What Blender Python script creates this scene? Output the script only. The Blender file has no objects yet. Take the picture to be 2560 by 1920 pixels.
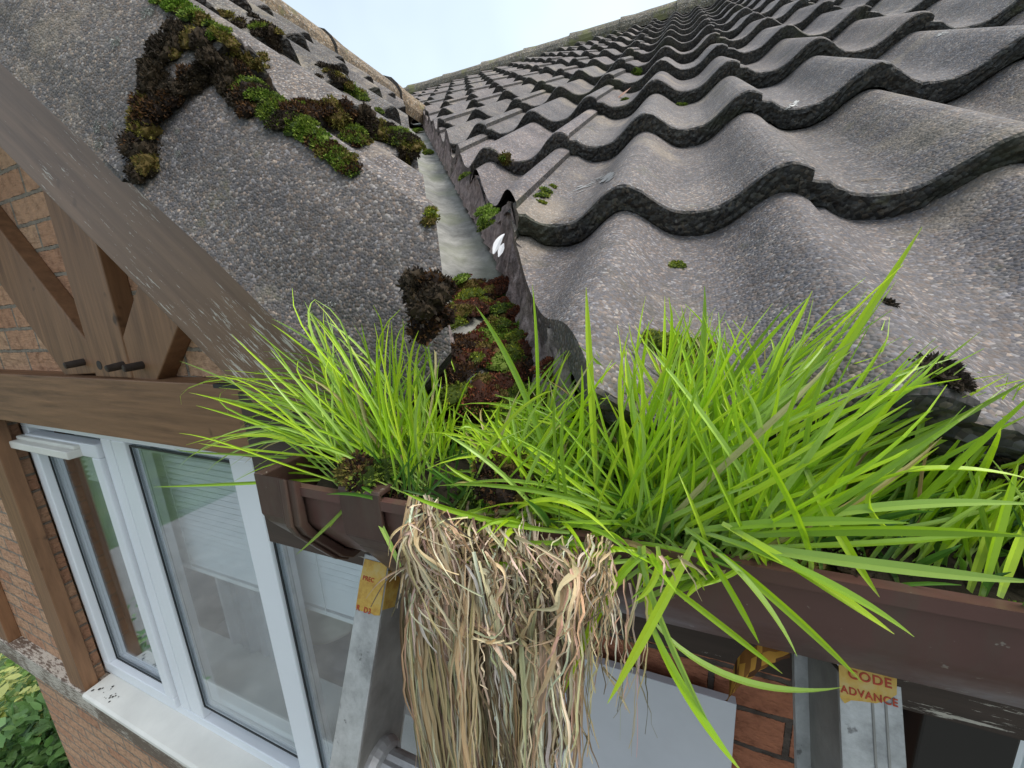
import bpy, bmesh, math, random
from mathutils import Vector, Matrix, noise
R_ = math.radians
rnd = random.Random(7)
S = bpy.context.scene

# ------------------------------------------------------------------ camera
ROWS = ((0.9246958704, 0.3762098512, -0.0583411956), (0.0287917775, -0.2219117662, -0.9746415760), (-0.3796163600, 0.8995672937, -0.2160326441))
FPX = 972.17
right, down, fwd = (Vector(r) for r in ROWS)
cam = bpy.data.cameras.new('camera'); camo = bpy.data.objects.new('camera', cam)
S.collection.objects.link(camo); S.camera = camo
m = Matrix.Identity(4)
for i in range(3):
    m[i][0] = right[i]; m[i][1] = -down[i]; m[i][2] = -fwd[i]
camo.matrix_world = m
cam.sensor_width = 36; cam.lens = FPX / 2560 * 36
cam.clip_start = 0.01; cam.clip_end = 600

def ray(px, py):
    return right * ((px - 1280) / FPX) + down * ((py - 960) / FPX) + fwd
def at(px, py, Y):            # a point of the photograph on the upright plane y = Y
    r = ray(px, py); return r * (Y / r.y)
K = 2560 / 2212
def at2(px, py, Y): return at(px * K, py * K, Y)

# ------------------------------------------------------------------ world, sun, exposure
w = bpy.data.worlds.new("World"); S.world = w; w.use_nodes = True
nt = w.node_tree; bg = nt.nodes['Background']
sky = nt.nodes.new('ShaderNodeTexSky'); sky.sky_type = 'NISHITA'; sky.sun_disc = False
SUN_EL, SUN_ROT = R_(58), R_(92)
sky.sun_elevation = SUN_EL; sky.sun_rotation = SUN_ROT
sky.air_density = 1.0; sky.dust_density = 6.0; sky.ozone_density = 1.2; sky.altitude = 50
# thin bright cloud over the whole sky, a little bluer away from the sun
tcw = nt.nodes.new('ShaderNodeTexCoord'); nz = nt.nodes.new('ShaderNodeTexNoise'); nz.inputs['Scale'].default_value = 1.6; nz.inputs['Detail'].default_value = 4
nt.links.new(tcw.outputs['Generated'], nz.inputs['Vector'])
cr = nt.nodes.new('ShaderNodeValToRGB'); cr.color_ramp.elements[0].position = .3; cr.color_ramp.elements[0].color = (.46, .46, .46, 1); cr.color_ramp.elements[1].position = .7; cr.color_ramp.elements[1].color = (.88, .88, .88, 1)
nt.links.new(nz.outputs['Fac'], cr.inputs[0])
mxw = nt.nodes.new('ShaderNodeMix'); mxw.data_type = 'RGBA'; nt.links.new(cr.outputs[0], mxw.inputs[0]); nt.links.new(sky.outputs[0], mxw.inputs[6]); mxw.inputs[7].default_value = (5.2, 6.1, 6.7, 1)
nt.links.new(mxw.outputs[2], bg.inputs[0]); bg.inputs[1].default_value = 0.13
sl = bpy.data.lights.new('sun', 'SUN'); sl.energy = 2.0; sl.angle = R_(25); sl.color = (1, 0.96, 0.9)
so = bpy.data.objects.new('sun', sl); S.collection.objects.link(so)
sd_ = Vector((math.sin(SUN_ROT) * math.cos(SUN_EL), math.cos(SUN_ROT) * math.cos(SUN_EL), math.sin(SUN_EL)))
so.rotation_euler = sd_.to_track_quat('Z', 'Y').to_euler()
S.view_settings.view_transform = 'Standard'; S.view_settings.look = 'None'
S.view_settings.gamma = 1; S.view_settings.exposure = 0.62
S.render.engine = 'CYCLES'
S.cycles.max_bounces = 8; S.cycles.transparent_max_bounces = 12

# ------------------------------------------------------------------ materials
def mat(name):
    m = bpy.data.materials.new(name); m.use_nodes = True
    return m, m.node_tree, m.node_tree.nodes['Principled BSDF']
def N(t, kind, **kw):
    n = t.nodes.new(kind)
    for k, v in kw.items():
        if k in n.inputs.keys() if hasattr(n.inputs, 'keys') else False: n.inputs[k].default_value = v
        else: setattr(n, k, v)
    return n
def L(t, a, b): t.links.new(a, b)
def ramp(t, fac, stops, interp='LINEAR'):
    r = t.nodes.new('ShaderNodeValToRGB'); r.color_ramp.interpolation = interp
    e = r.color_ramp.elements
    while len(e) < len(stops): e.new(0.5)
    for i, (p, c) in enumerate(stops):
        e[i].position = p; e[i].color = (*c, 1) if len(c) == 3 else c
    L(t, fac, r.inputs[0]); return r.outputs[0]
def coords(t, scale=(1, 1, 1), rot=(0, 0, 0)):
    c = t.nodes.new('ShaderNodeTexCoord'); mp = t.nodes.new('ShaderNodeMapping')
    mp.inputs['Scale'].default_value = scale; mp.inputs['Rotation'].default_value = rot
    L(t, c.outputs['Object'], mp.inputs[0]); return mp.outputs[0]
def noi(t, v, scale, detail=4, rough=0.6):
    n = t.nodes.new('ShaderNodeTexNoise'); n.inputs['Scale'].default_value = scale
    n.inputs['Detail'].default_value = detail; n.inputs['Roughness'].default_value = rough
    L(t, v, n.inputs['Vector']); return n.outputs['Fac']
def mix(t, fac, a, b, mode='MIX'):
    n = t.nodes.new('ShaderNodeMix'); n.data_type = 'RGBA'; n.blend_type = mode
    for sock, val in ((n.inputs[0], fac), (n.inputs[6], a), (n.inputs[7], b)):
        if hasattr(val, 'links') or isinstance(val, bpy.types.NodeSocket): L(t, val, sock)
        elif isinstance(val, (int, float)): sock.default_value = val
        else: sock.default_value = (*val, 1)
    return n.outputs[2]
def bump(t, h, strength, dist, prev=None):
    b = t.nodes.new('ShaderNodeBump'); b.inputs['Strength'].default_value = strength
    b.inputs['Distance'].default_value = dist; L(t, h, b.inputs['Height'])
    if prev: L(t, prev, b.inputs['Normal'])
    return b.outputs[0]

def granular(name, lo, hi, patch=(0.30, 0.25, 0.19), patch_amt=0.4, grain=430, top=(0.40, 0.38, 0.35)):
    m, t, b = mat(name)
    v = coords(t)
    vo = t.nodes.new('ShaderNodeTexVoronoi'); vo.inputs['Scale'].default_value = grain; L(t, v, vo.inputs['Vector'])
    sep = t.nodes.new('ShaderNodeSeparateColor'); L(t, vo.outputs['Color'], sep.inputs[0])
    base = ramp(t, sep.outputs[0], [(0.0, lo), (0.45, tuple((a + c) / 2 * .9 for a, c in zip(lo, hi))), (0.8, hi), (0.93, tuple(min(1, x * 1.5) for x in hi)), (0.985, top)])
    tint = ramp(t, sep.outputs[1], [(0.0, (0.9, 0.95, 1.08)), (0.6, (1, 1, 1)), (0.85, (1.14, 1.0, 0.90))])
    base = mix(t, 1.0, base, tint, 'MULTIPLY')
    big = noi(t, v, 9, 5, .65)
    base = mix(t, 1.0, base, ramp(t, big, [(0.3, (0.68, 0.68, 0.70)), (0.62, (1.15, 1.12, 1.08))]), 'MULTIPLY')
    pf = ramp(t, noi(t, v, 5.3, 6, .7), [(0.55, (0, 0, 0)), (0.64, (patch_amt,) * 3)])
    base = mix(t, pf, base, patch)
    dk = noi(t, v, 21, 7, .75)
    base = mix(t, ramp(t, dk, [(0.56, (0, 0, 0)), (0.66, (.6,) * 3)]), base, (.045, .045, .040))
    stm = t.nodes.new('ShaderNodeMapping'); stm.inputs['Scale'].default_value = (22, 1.6, 1.6) if 'concrete' in name else (1.6, 22, 1.6); L(t, v, stm.inputs[0])
    base = mix(t, 1.0, base, ramp(t, noi(t, stm.outputs[0], 1.0, 5, .7), [(.3, (.80, .79, .78)), (.5, (1, 1, 1)), (.72, (1.14, 1.12, 1.08))]), 'MULTIPLY')
    base = mix(t, ramp(t, noi(t, v, 13, 8, .8), [(.60, (0,) * 3), (.70, (.55,) * 3)]), base, (.13, .125, .07))
    at_ = t.nodes.new('ShaderNodeAttribute'); at_.attribute_name = 'tint'
    base = mix(t, 1.0, base, at_.outputs['Color'], 'MULTIPLY')
    L(t, base, b.inputs['Base Color']); b.inputs['Roughness'].default_value = 0.75
    b.inputs['Specular IOR Level'].default_value = 0.35
    inv = t.nodes.new('ShaderNodeMath'); inv.operation = 'MULTIPLY'; inv.inputs[1].default_value = -1; L(t, vo.outputs['Distance'], inv.inputs[0])
    nb = bump(t, inv.outputs[0], 0.5, 0.002)
    nb = bump(t, noi(t, v, 60, 3), 0.5, 0.004, nb)
    L(t, nb, b.inputs['Normal']); return m
M = {}
M['tile'] = granular('concrete_tile_face', (0.098, 0.091, 0.091), (0.150, 0.139, 0.137), top=(.27, .255, .24))
M['dtile'] = granular('dormer_tile_face', (0.072, 0.067, 0.066), (0.148, 0.137, 0.129), patch_amt=0.6, top=(.29, .27, .25))
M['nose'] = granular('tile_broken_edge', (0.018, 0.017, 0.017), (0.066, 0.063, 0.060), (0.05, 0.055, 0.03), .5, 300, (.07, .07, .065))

def wood(name, dark, light, flake=0.0, ang=0.0, rough=0.55, axis='x'):
    m, t, b = mat(name)
    sc = (1.2, 12, 22) if axis == 'x' else (22, 12, 1.2)
    v0 = coords(t, (1, 1, 1), (0, ang, 0))
    mp = t.nodes.new('ShaderNodeMapping'); mp.inputs['Scale'].default_value = sc; L(t, v0, mp.inputs[0]); v = mp.outputs[0]
    g = noi(t, v, 3.2, 6, .65)
    base = mix(t, ramp(t, g, [(.3, (0, 0, 0)), (.7, (1, 1, 1))]), dark, light)
    base = mix(t, ramp(t, noi(t, v0, 3.5, 4), [(.35, (.75,) * 3), (.65, (0,) * 3)]), base, tuple(x * .72 for x in light), 'MIX')
    kn = noi(t, v0, 13, 2)
    base = mix(t, ramp(t, kn, [(.70, (0,) * 3), (.76, (.8,) * 3)]), base, tuple(x * .35 for x in dark))
    if flake > 0:
        mp2 = t.nodes.new('ShaderNodeMapping'); mp2.inputs['Scale'].default_value = (8, 50, 95) if axis == 'x' else (95, 50, 8); L(t, v0, mp2.inputs[0])
        f1 = noi(t, mp2.outputs[0], 3.0, 7, .75); f2 = noi(t, v0, 4.5, 3)
        mul = t.nodes.new('ShaderNodeMath'); mul.operation = 'MULTIPLY_ADD'; mul.inputs[1].default_value = .55; L(t, f2, mul.inputs[0]); L(t, f1, mul.inputs[2])
        fm = ramp(t, mul.outputs[0], [(1.035 - flake * .25, (0,) * 3), (1.05 - flake * .25, (1,) * 3)])
        base = mix(t, fm, base, (0.50, 0.45, 0.39))
    L(t, base, b.inputs['Base Color']); b.inputs['Roughness'].default_value = rough
    b.inputs['Specular IOR Level'].default_value = .45
    L(t, bump(t, g, .35, .003, bump(t, noi(t, v, 14, 3), .25, .001)), b.inputs['Normal'])
    return m
M['wood'] = wood('stained_timber', (0.100, 0.046, 0.022), (0.30, 0.155, 0.078), 0.05)
M['wood_v'] = wood('stained_timber_upright', (0.100, 0.046, 0.022), (0.30, 0.155, 0.078), 0.0, axis='z')
M['wood_side'] = wood('dark_timber_upright', (0.03, 0.018, 0.012), (0.075, 0.045, 0.032), 0.0, axis='z')
M['barge'] = wood('weathered_barge_stain', (0.105, 0.056, 0.034), (0.25, 0.148, 0.092), 0.70, R_(-39.8), .55)
M['fascia'] = wood('peeling_fascia_stain', (0.026, 0.016, 0.013), (0.070, 0.045, 0.036), 0.50)
M['beam_w'] = wood('bleached_beam', (0.085, 0.055, 0.038), (0.18, 0.13, 0.10), 0.95)

def simple(name, col, rough=.5, spec=.5, metal=0.0, var=.12, vs=8, bs=0.0, bsc=60):
    m, t, b = mat(name); v = coords(t)
    c = mix(t, 1.0, col, ramp(t, noi(t, v, vs, 5), [(.3, (1 - var,) * 3), (.7, (1 + var,) * 3)]), 'MULTIPLY')
    L(t, c, b.inputs['Base Color']); b.inputs['Roughness'].default_value = rough
    b.inputs['Specular IOR Level'].default_value = spec; b.inputs['Metallic'].default_value = metal
    if bs: L(t, bump(t, noi(t, v, bsc, 4), bs, .002), b.inputs['Normal'])
    return m
M['pvc'] = simple('brown_pvc', (0.095, 0.044, 0.038), .38, .5, 0, .12, 14, .05, 30)
M['pvc2'] = simple('dark_brown_pvc', (0.062, 0.031, 0.025), .42, .5, 0, .15, 20, .05, 30)
M['upvc'] = simple('white_upvc', (0.78, 0.80, 0.84), .3, .5, 0, .03, 3)
M['upvc_dirty'] = simple('weathered_white_upvc', (0.74, 0.72, 0.67), .45, .4, 0, .09, 5, .1, 90)
M['gasket'] = simple('black_gasket', (0.015, 0.018, 0.02), .5)
M['metalgrey'] = simple('glazing_spacer', (0.28, 0.31, 0.33), .4, .5, .3)
M['blind'] = simple('blind_slat', (0.78, 0.82, 0.82), .5, .4, 0, .04, 5)
M['cloth'] = simple('curtain_cloth', (0.50, 0.53, 0.56), .8, .2, 0, .1, 6)
M['room'] = simple('room_wall', (0.34, 0.36, 0.42), .9, .2)
M['desk'] = simple('inner_sill_board', (0.62, 0.66, 0.64), .5, .4, 0, .08, 7)
M['pillow'] = simple('cream_pillow', (0.62, 0.62, 0.52), .9, .2, 0, .1, 9, .3, 20)
M['panel'] = simple('pale_grey_sheet', (0.52, 0.52, 0.56), .5, .4, 0, .08, 5, .08, 50)
M['black'] = simple('black_stain', (0.012, 0.010, 0.010), .5)
M['dark_hole'] = simple('hole_shade', (0.03, 0.022, 0.018), .7)
M['soil'] = simple('gutter_soil', (0.020, 0.016, 0.010), .95, .2, 0, .5, 60, 1.0, 120)
M['peg'] = simple('oak_peg', (0.045, 0.032, 0.026), .6, .3, 0, .3, 30)

m, t, b = mat('valley_lead'); v = coords(t)
c = ramp(t, noi(t, v, 22, 9, .75), [(.32, (.12, .12, .11)), (.5, (.21, .21, .195)), (.68, (.32, .32, .30))])
c = mix(t, ramp(t, noi(t, v, 6, 5), [(.5, (0,) * 3), (.68, (.55,) * 3)]), c, (.17, .19, .11))
L(t, c, b.inputs['Base Color']); b.inputs['Roughness'].default_value = .8; b.inputs['Metallic'].default_value = .0
L(t, bump(t, noi(t, v, 55, 8), .8, .004), b.inputs['Normal']); M['lead'] = m

m, t, b = mat('valley_mortar'); v = coords(t)
c = ramp(t, noi(t, v, 35, 8, .7), [(.3, (.11, .088, .085)), (.5, (.26, .21, .205)), (.7, (.42, .35, .33))])
c = mix(t, ramp(t, noi(t, v, 9, 5), [(.55, (0,) * 3), (.7, (.7,) * 3)]), c, (.05, .06, .025))
L(t, c, b.inputs['Base Color']); b.inputs['Roughness'].default_value = .9
mpm = t.nodes.new('ShaderNodeMapping'); mpm.inputs['Scale'].default_value = (60, 60, 9); L(t, v, mpm.inputs[0])
c2_ = mix(t, 1.0, c, ramp(t, noi(t, mpm.outputs[0], 1.0, 5, .7), [(.35, (.45,) * 3), (.5, (1.1,) * 3), (.7, (1.5,) * 3)]), 'MULTIPLY'); L(t, c2_, b.inputs['Base Color'])
L(t, bump(t, noi(t, v, 90, 7), 1.0, .008), b.inputs['Normal']); M['mortar'] = m

# aluminium ladder with grime
m, t, b = mat('worn_aluminium'); v = coords(t)
c = ramp(t, noi(t, v, 26, 7, .7), [(.32, (.24, .235, .235)), (.5, (.43, .42, .42)), (.66, (.55, .54, .54))])
c = mix(t, ramp(t, noi(t, v, 85, 4), [(.66, (0,) * 3), (.72, (.7,) * 3)]), c, (.10, .09, .09))
L(t, c, b.inputs['Base Color']); b.inputs['Metallic'].default_value = .45; b.inputs['Roughness'].default_value = .48
L(t, bump(t, noi(t, v, 120, 4), .3, .0015), b.inputs['Normal']); M['alu'] = m
M['alu_in'] = simple('shaded_aluminium_web', (0.26, 0.245, 0.23), .5, .5, .35, .3, 30, .2, 90)  # darker copy for side webs and grooves, their shade put into colour

for key in ('pvc', 'pvc2'):
    m = M[key]; t = m.node_tree; b = t.nodes['Principled BSDF']; src = b.inputs['Base Color'].links[0].from_socket; v = coords(t)
    st = t.nodes.new('ShaderNodeMapping'); st.inputs['Scale'].default_value = (26, 5, 5); L(t, v, st.inputs[0])
    c = mix(t, ramp(t, noi(t, st.outputs[0], 1.6, 6, .7), [(.50, (0,) * 3), (.72, (.55,) * 3)]), src, (.075, .066, .048))
    c = mix(t, ramp(t, noi(t, v, 170, 3), [(.70, (0,) * 3), (.735, (.7,) * 3)]), c, (.26, .23, .20))
    L(t, c, b.inputs['Base Color']); L(t, ramp(t, noi(t, v, 24, 5), [(.35, (.3,) * 3), (.7, (.6,) * 3)]), b.inputs['Roughness'])
# stickers
m, t, b = mat('faded_yellow_sticker'); v = coords(t)
c = ramp(t, noi(t, v, 60, 6, .7), [(.35, (.42, .20, .03)), (.5, (.56, .34, .06)), (.7, (.55, .42, .18))])
L(t, c, b.inputs['Base Color']); b.inputs['Roughness'].default_value = .55; M['sticker'] = m
M['redink'] = simple('faded_red_ink', (0.42, 0.06, 0.03), .6, .3, 0, .25, 120)

# bricks
def bricks(name, c1, c2, mortar, ms=.012, scale_y=.075):
    m, t, b = mat(name); tc = t.nodes.new('ShaderNodeTexCoord'); sp = t.nodes.new('ShaderNodeSeparateXYZ'); L(t, tc.outputs['Object'], sp.inputs[0])
    cb = t.nodes.new('ShaderNodeCombineXYZ')
    add = t.nodes.new('ShaderNodeMath'); add.operation = 'ADD'; L(t, sp.outputs[0], add.inputs[0]); L(t, sp.outputs[1], add.inputs[1])
    dn = noi(t, tc.outputs['Object'], 30, 3)
    wob = t.nodes.new('ShaderNodeMath'); wob.operation = 'MULTIPLY_ADD'; wob.inputs[1].default_value = .010; L(t, dn, wob.inputs[0]); L(t, sp.outputs[2], wob.inputs[2])
    L(t, add.outputs[0], cb.inputs[0]); L(t, wob.outputs[0], cb.inputs[1])
    bt = t.nodes.new('ShaderNodeTexBrick'); L(t, cb.outputs[0], bt.inputs['Vector'])
    bt.inputs['Scale'].default_value = 1; bt.inputs['Brick Width'].default_value = .225; bt.inputs['Row Height'].default_value = scale_y
    bt.inputs['Mortar Size'].default_value = ms * .5; bt.inputs['Mortar Smooth'].default_value = .25
    bt.inputs['Color1'].default_value = (*c1, 1); bt.inputs['Color2'].default_value = (*c2, 1); bt.inputs['Mortar'].default_value = (*mortar, 1)
    n1 = noi(t, tc.outputs['Object'], 38, 8, .7)
    col = mix(t, 1.0, bt.outputs['Color'], ramp(t, n1, [(.28, (.55, .52, .5)), (.5, (1, 1, 1)), (.75, (1.3, 1.27, 1.2))]), 'MULTIPLY')
    L(t, col, b.inputs['Base Color']); b.inputs['Roughness'].default_value = .9; b.inputs['Specular IOR Level'].default_value = .2
    inv = t.nodes.new('ShaderNodeMath'); inv.operation = 'SUBTRACT'; inv.inputs[0].default_value = 1; L(t, bt.outputs['Fac'], inv.inputs[1])
    sn = t.nodes.new('ShaderNodeMapping'); sn.inputs['Scale'].default_value = (1, 1, 3.2); L(t, tc.outputs['Object'], sn.inputs[0])
    nb = bump(t, noi(t, sn.outputs[0], 22, 3), .9, .012, bump(t, inv.outputs[0], 1.0, .009))
    L(t, bump(t, noi(t, tc.outputs['Object'], 240, 3), .6, .002, nb), b.inputs['Normal'])
    return m
M['brick'] = bricks('rustic_brick', (0.42, 0.225, 0.14), (0.50, 0.31, 0.20), (0.26, 0.22, 0.18))
M['brick2'] = bricks('red_brick', (0.30, 0.115, 0.065), (0.38, 0.155, 0.09), (0.085, 0.065, 0.055), .011)

# glass
m = bpy.data.materials.new('window_glass'); m.use_nodes = True; t = m.node_tree; t.nodes.clear()
o = t.nodes.new('ShaderNodeOutputMaterial'); mx = t.nodes.new('ShaderNodeMixShader')
tr = t.nodes.new('ShaderNodeBsdfTransparent'); tr.inputs[0].default_value = (.94, .96, .97, 1)
gl = t.nodes.new('ShaderNodeBsdfGlossy'); gl.inputs['Roughness'].default_value = .015; gl.inputs[0].default_value = (.93, .97, 1, 1)
fr = t.nodes.new('ShaderNodeLayerWeight'); fr.inputs[0].default_value = .5
frr = ramp(t, fr.outputs['Facing'], [(0, (.07,) * 3), (.45, (.12,) * 3), (.75, (.40,) * 3), (1, (.9,) * 3)])
L(t, frr, mx.inputs[0]); L(t, tr.outputs[0], mx.inputs[1]); L(t, gl.outputs[0], mx.inputs[2]); L(t, mx.outputs[0], o.inputs[0]); M['glass'] = m

# foliage-like materials reading a colour per leaf
def leafy(name, transl=.4, rough=.5, spec=.4):
    m = bpy.data.materials.new(name); m.use_nodes = True; t = m.node_tree
    b = t.nodes['Principled BSDF']; o = t.nodes['Material Output']
    a = t.nodes.new('ShaderNodeAttribute'); a.attribute_name = 'tint'
    L(t, a.outputs['Color'], b.inputs['Base Color']); b.inputs['Roughness'].default_value = rough; b.inputs['Specular IOR Level'].default_value = spec
    tl = t.nodes.new('ShaderNodeBsdfTranslucent'); L(t, a.outputs['Color'], tl.inputs[0])
    mx = t.nodes.new('ShaderNodeMixShader'); mx.inputs[0].default_value = transl
    L(t, b.outputs[0], mx.inputs[1]); L(t, tl.outputs[0], mx.inputs[2]); L(t, mx.outputs[0], o.inputs[0])
    return m
M['grass'] = leafy('grass_blade', .42, .38, .5)
M['straw'] = leafy('dead_grass_blade', .15, .7, .25)
M['moss'] = leafy('moss_leaflet', .2, .8, .2)
M['leaf'] = leafy('shrub_leaf', .2, .4, .5)

# ------------------------------------------------------------------ mesh builder and tagging
class MB:
    def __init__(s): s.v = []; s.f = []; s.m = []; s.c = []
    def face(s, idx, mi=0, col=(1, 1, 1)): s.f.append(tuple(idx)); s.m.append(mi); s.c.append(col)
    def add(s, vs, fs, mi=0, col=(1, 1, 1)):
        o = len(s.v); s.v += [tuple(p) for p in vs]
        for f in fs: s.face([o + i for i in f], mi, col)
    def box(s, a, b, mi=0):
        x0, y0, z0 = a; x1, y1, z1 = b
        s.add([(x0, y0, z0), (x1, y0, z0), (x1, y1, z0), (x0, y1, z0), (x0, y0, z1), (x1, y0, z1), (x1, y1, z1), (x0, y1, z1)],
              [(0, 3, 2, 1), (4, 5, 6, 7), (0, 1, 5, 4), (1, 2, 6, 5), (2, 3, 7, 6), (3, 0, 4, 7)], mi)
    def prism(s, poly, d, mi=0):       # polygon (3-D points) pushed along the vector d
        n = len(poly); a = [Vector(p) for p in poly]; b_ = [p + Vector(d) for p in a]
        s.add(a + b_, [tuple(range(n)), tuple(range(2 * n - 1, n - 1, -1))] + [(i, i + n, (i + 1) % n + n, (i + 1) % n) for i in range(n)], mi)
    def tube(s, pts, r, seg=10, mi=0, col=(1, 1, 1), cap=True):
        pts = [Vector(p) for p in pts]; rs = r if isinstance(r, (list, tuple)) else [r] * len(pts)
        rings = []; o = len(s.v)
        for i, p in enumerate(pts):
            d = (pts[min(i + 1, len(pts) - 1)] - pts[max(i - 1, 0)]).normalized()
            u = d.orthogonal().normalized() if i == 0 else (u - d * u.dot(d)).normalized()
            w_ = d.cross(u)
            for k in range(seg):
                a = 2 * math.pi * k / seg; s.v.append(tuple(p + (u * math.cos(a) + w_ * math.sin(a)) * rs[i]))
        for i in range(len(pts) - 1):
            for k in range(seg):
                a = o + i * seg + k; b_ = o + i * seg + (k + 1) % seg
                s.face((a, b_, b_ + seg, a + seg), mi, col)
        if cap:
            s.face([o + k for k in range(seg)][::-1], mi, col); s.face([o + (len(pts) - 1) * seg + k for k in range(seg)], mi, col)
    def ribbon(s, pts, widths, side, fold=.25, mi=0, cols=None):   # V-folded blade
        o = len(s.v); n = len(pts)
        for i, p in enumerate(pts):
            d = (pts[min(i + 1, n - 1)] - pts[max(i - 1, 0)]).normalized()
            sd = (side - d * side.dot(d))
            if sd.length < 1e-6: sd = d.orthogonal()
            sd.normalize(); up = sd.cross(d); wd = widths[i] * .5
            s.v += [tuple(p - sd * wd), tuple(p - up * wd * fold * 2), tuple(p + sd * wd)]
        for i in range(n - 1):
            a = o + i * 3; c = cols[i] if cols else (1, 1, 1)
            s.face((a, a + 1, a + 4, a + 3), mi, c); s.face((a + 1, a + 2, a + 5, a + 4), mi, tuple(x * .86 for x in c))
    def build(s, name, mats, parent=None, bevel=0, smooth=False, loc=None, fixn=True):
        me = bpy.data.meshes.new(name)
        vs = s.v
        if loc is not None: vs = [(v[0] - loc[0], v[1] - loc[1], v[2] - loc[2]) for v in vs]
        me.from_pydata(vs, [], s.f); me.update()
        if not isinstance(mats, (list, tuple)): mats = [mats]
        for x in mats: me.materials.append(x)
        me.polygons.foreach_set('material_index', s.m)
        at_ = me.color_attributes.new('tint', 'FLOAT_COLOR', 'CORNER')
        buf = []
        for f, c in zip(s.f, s.c): buf += [c[0], c[1], c[2], 1.0] * len(f)
        at_.data.foreach_set('color', buf)
        if fixn:
            bm = bmesh.new(); bm.from_mesh(me); bmesh.ops.recalc_face_normals(bm, faces=bm.faces); bm.to_mesh(me); bm.free()
        if smooth: me.polygons.foreach_set('use_smooth', [True] * len(me.polygons))
        ob = bpy.data.objects.new(name, me); S.collection.objects.link(ob)
        if loc is not None: ob.location = loc
        if parent: ob.parent = parent
        if bevel:
            bv = ob.modifiers.new('bevel', 'BEVEL'); bv.width = bevel; bv.segments = 2; bv.limit_method = 'ANGLE'
        return ob
def tag(o, label=None, cat=None, group=None, kind=None):
    if label: o['label'] = label
    if cat: o['category'] = cat
    if group: o['group'] = group
    if kind: o['kind'] = kind
    return o
def empty(name, loc=(0, 0, 0)):
    o = bpy.data.objects.new(name, None); S.collection.objects.link(o); o.location = loc; return o
def shade_auto(o, ang=35):
    me = o.data; me.polygons.foreach_set('use_smooth', [True] * len(me.polygons))
    bm = bmesh.new(); bm.from_mesh(me)
    for e in bm.edges:
        if len(e.link_faces) != 2 or e.calc_face_angle(0) > R_(ang): e.smooth = False
    bm.to_mesh(me); bm.free()
V = Vector

# ------------------------------------------------------------------ roof frames
TH, PH = R_(30.5), R_(40.0)
class Frame:
    def __init__(s, A, U, Nn, H): s.A, s.U, s.N, s.H = V(A), V(U), V(Nn), H
    def p(s, a, b, h): return s.A * a + s.U * b + s.N * (h - s.H)
FM = Frame((1, 0, 0), (0, math.cos(TH), math.sin(TH)), (0, -math.sin(TH), math.cos(TH)), .207)
FD = Frame((0, 1, 0), (-math.cos(PH), 0, math.sin(PH)), (math.sin(PH), 0, math.cos(PH)), .120)
PITCH = .152; AMP = .036; NOSE = .029
def solve_valley(y, h=-.05):
    A = Matrix((tuple(FM.N), tuple(FD.N), (0, 1, 0)))
    return A.inverted() @ V((h - FM.H, h - FD.H, y))
V0 = solve_valley(.5); V1 = solve_valley(1.5); VD = (V1 - V0).normalized()
VPN = V((0, 0, 1)).cross(VD).normalized()      # horizontal, across the valley
if VPN.x < 0: VPN = -VPN                       # points to the main roof side
VPN = V((VPN.x, VPN.y, 0)).normalized()

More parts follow.
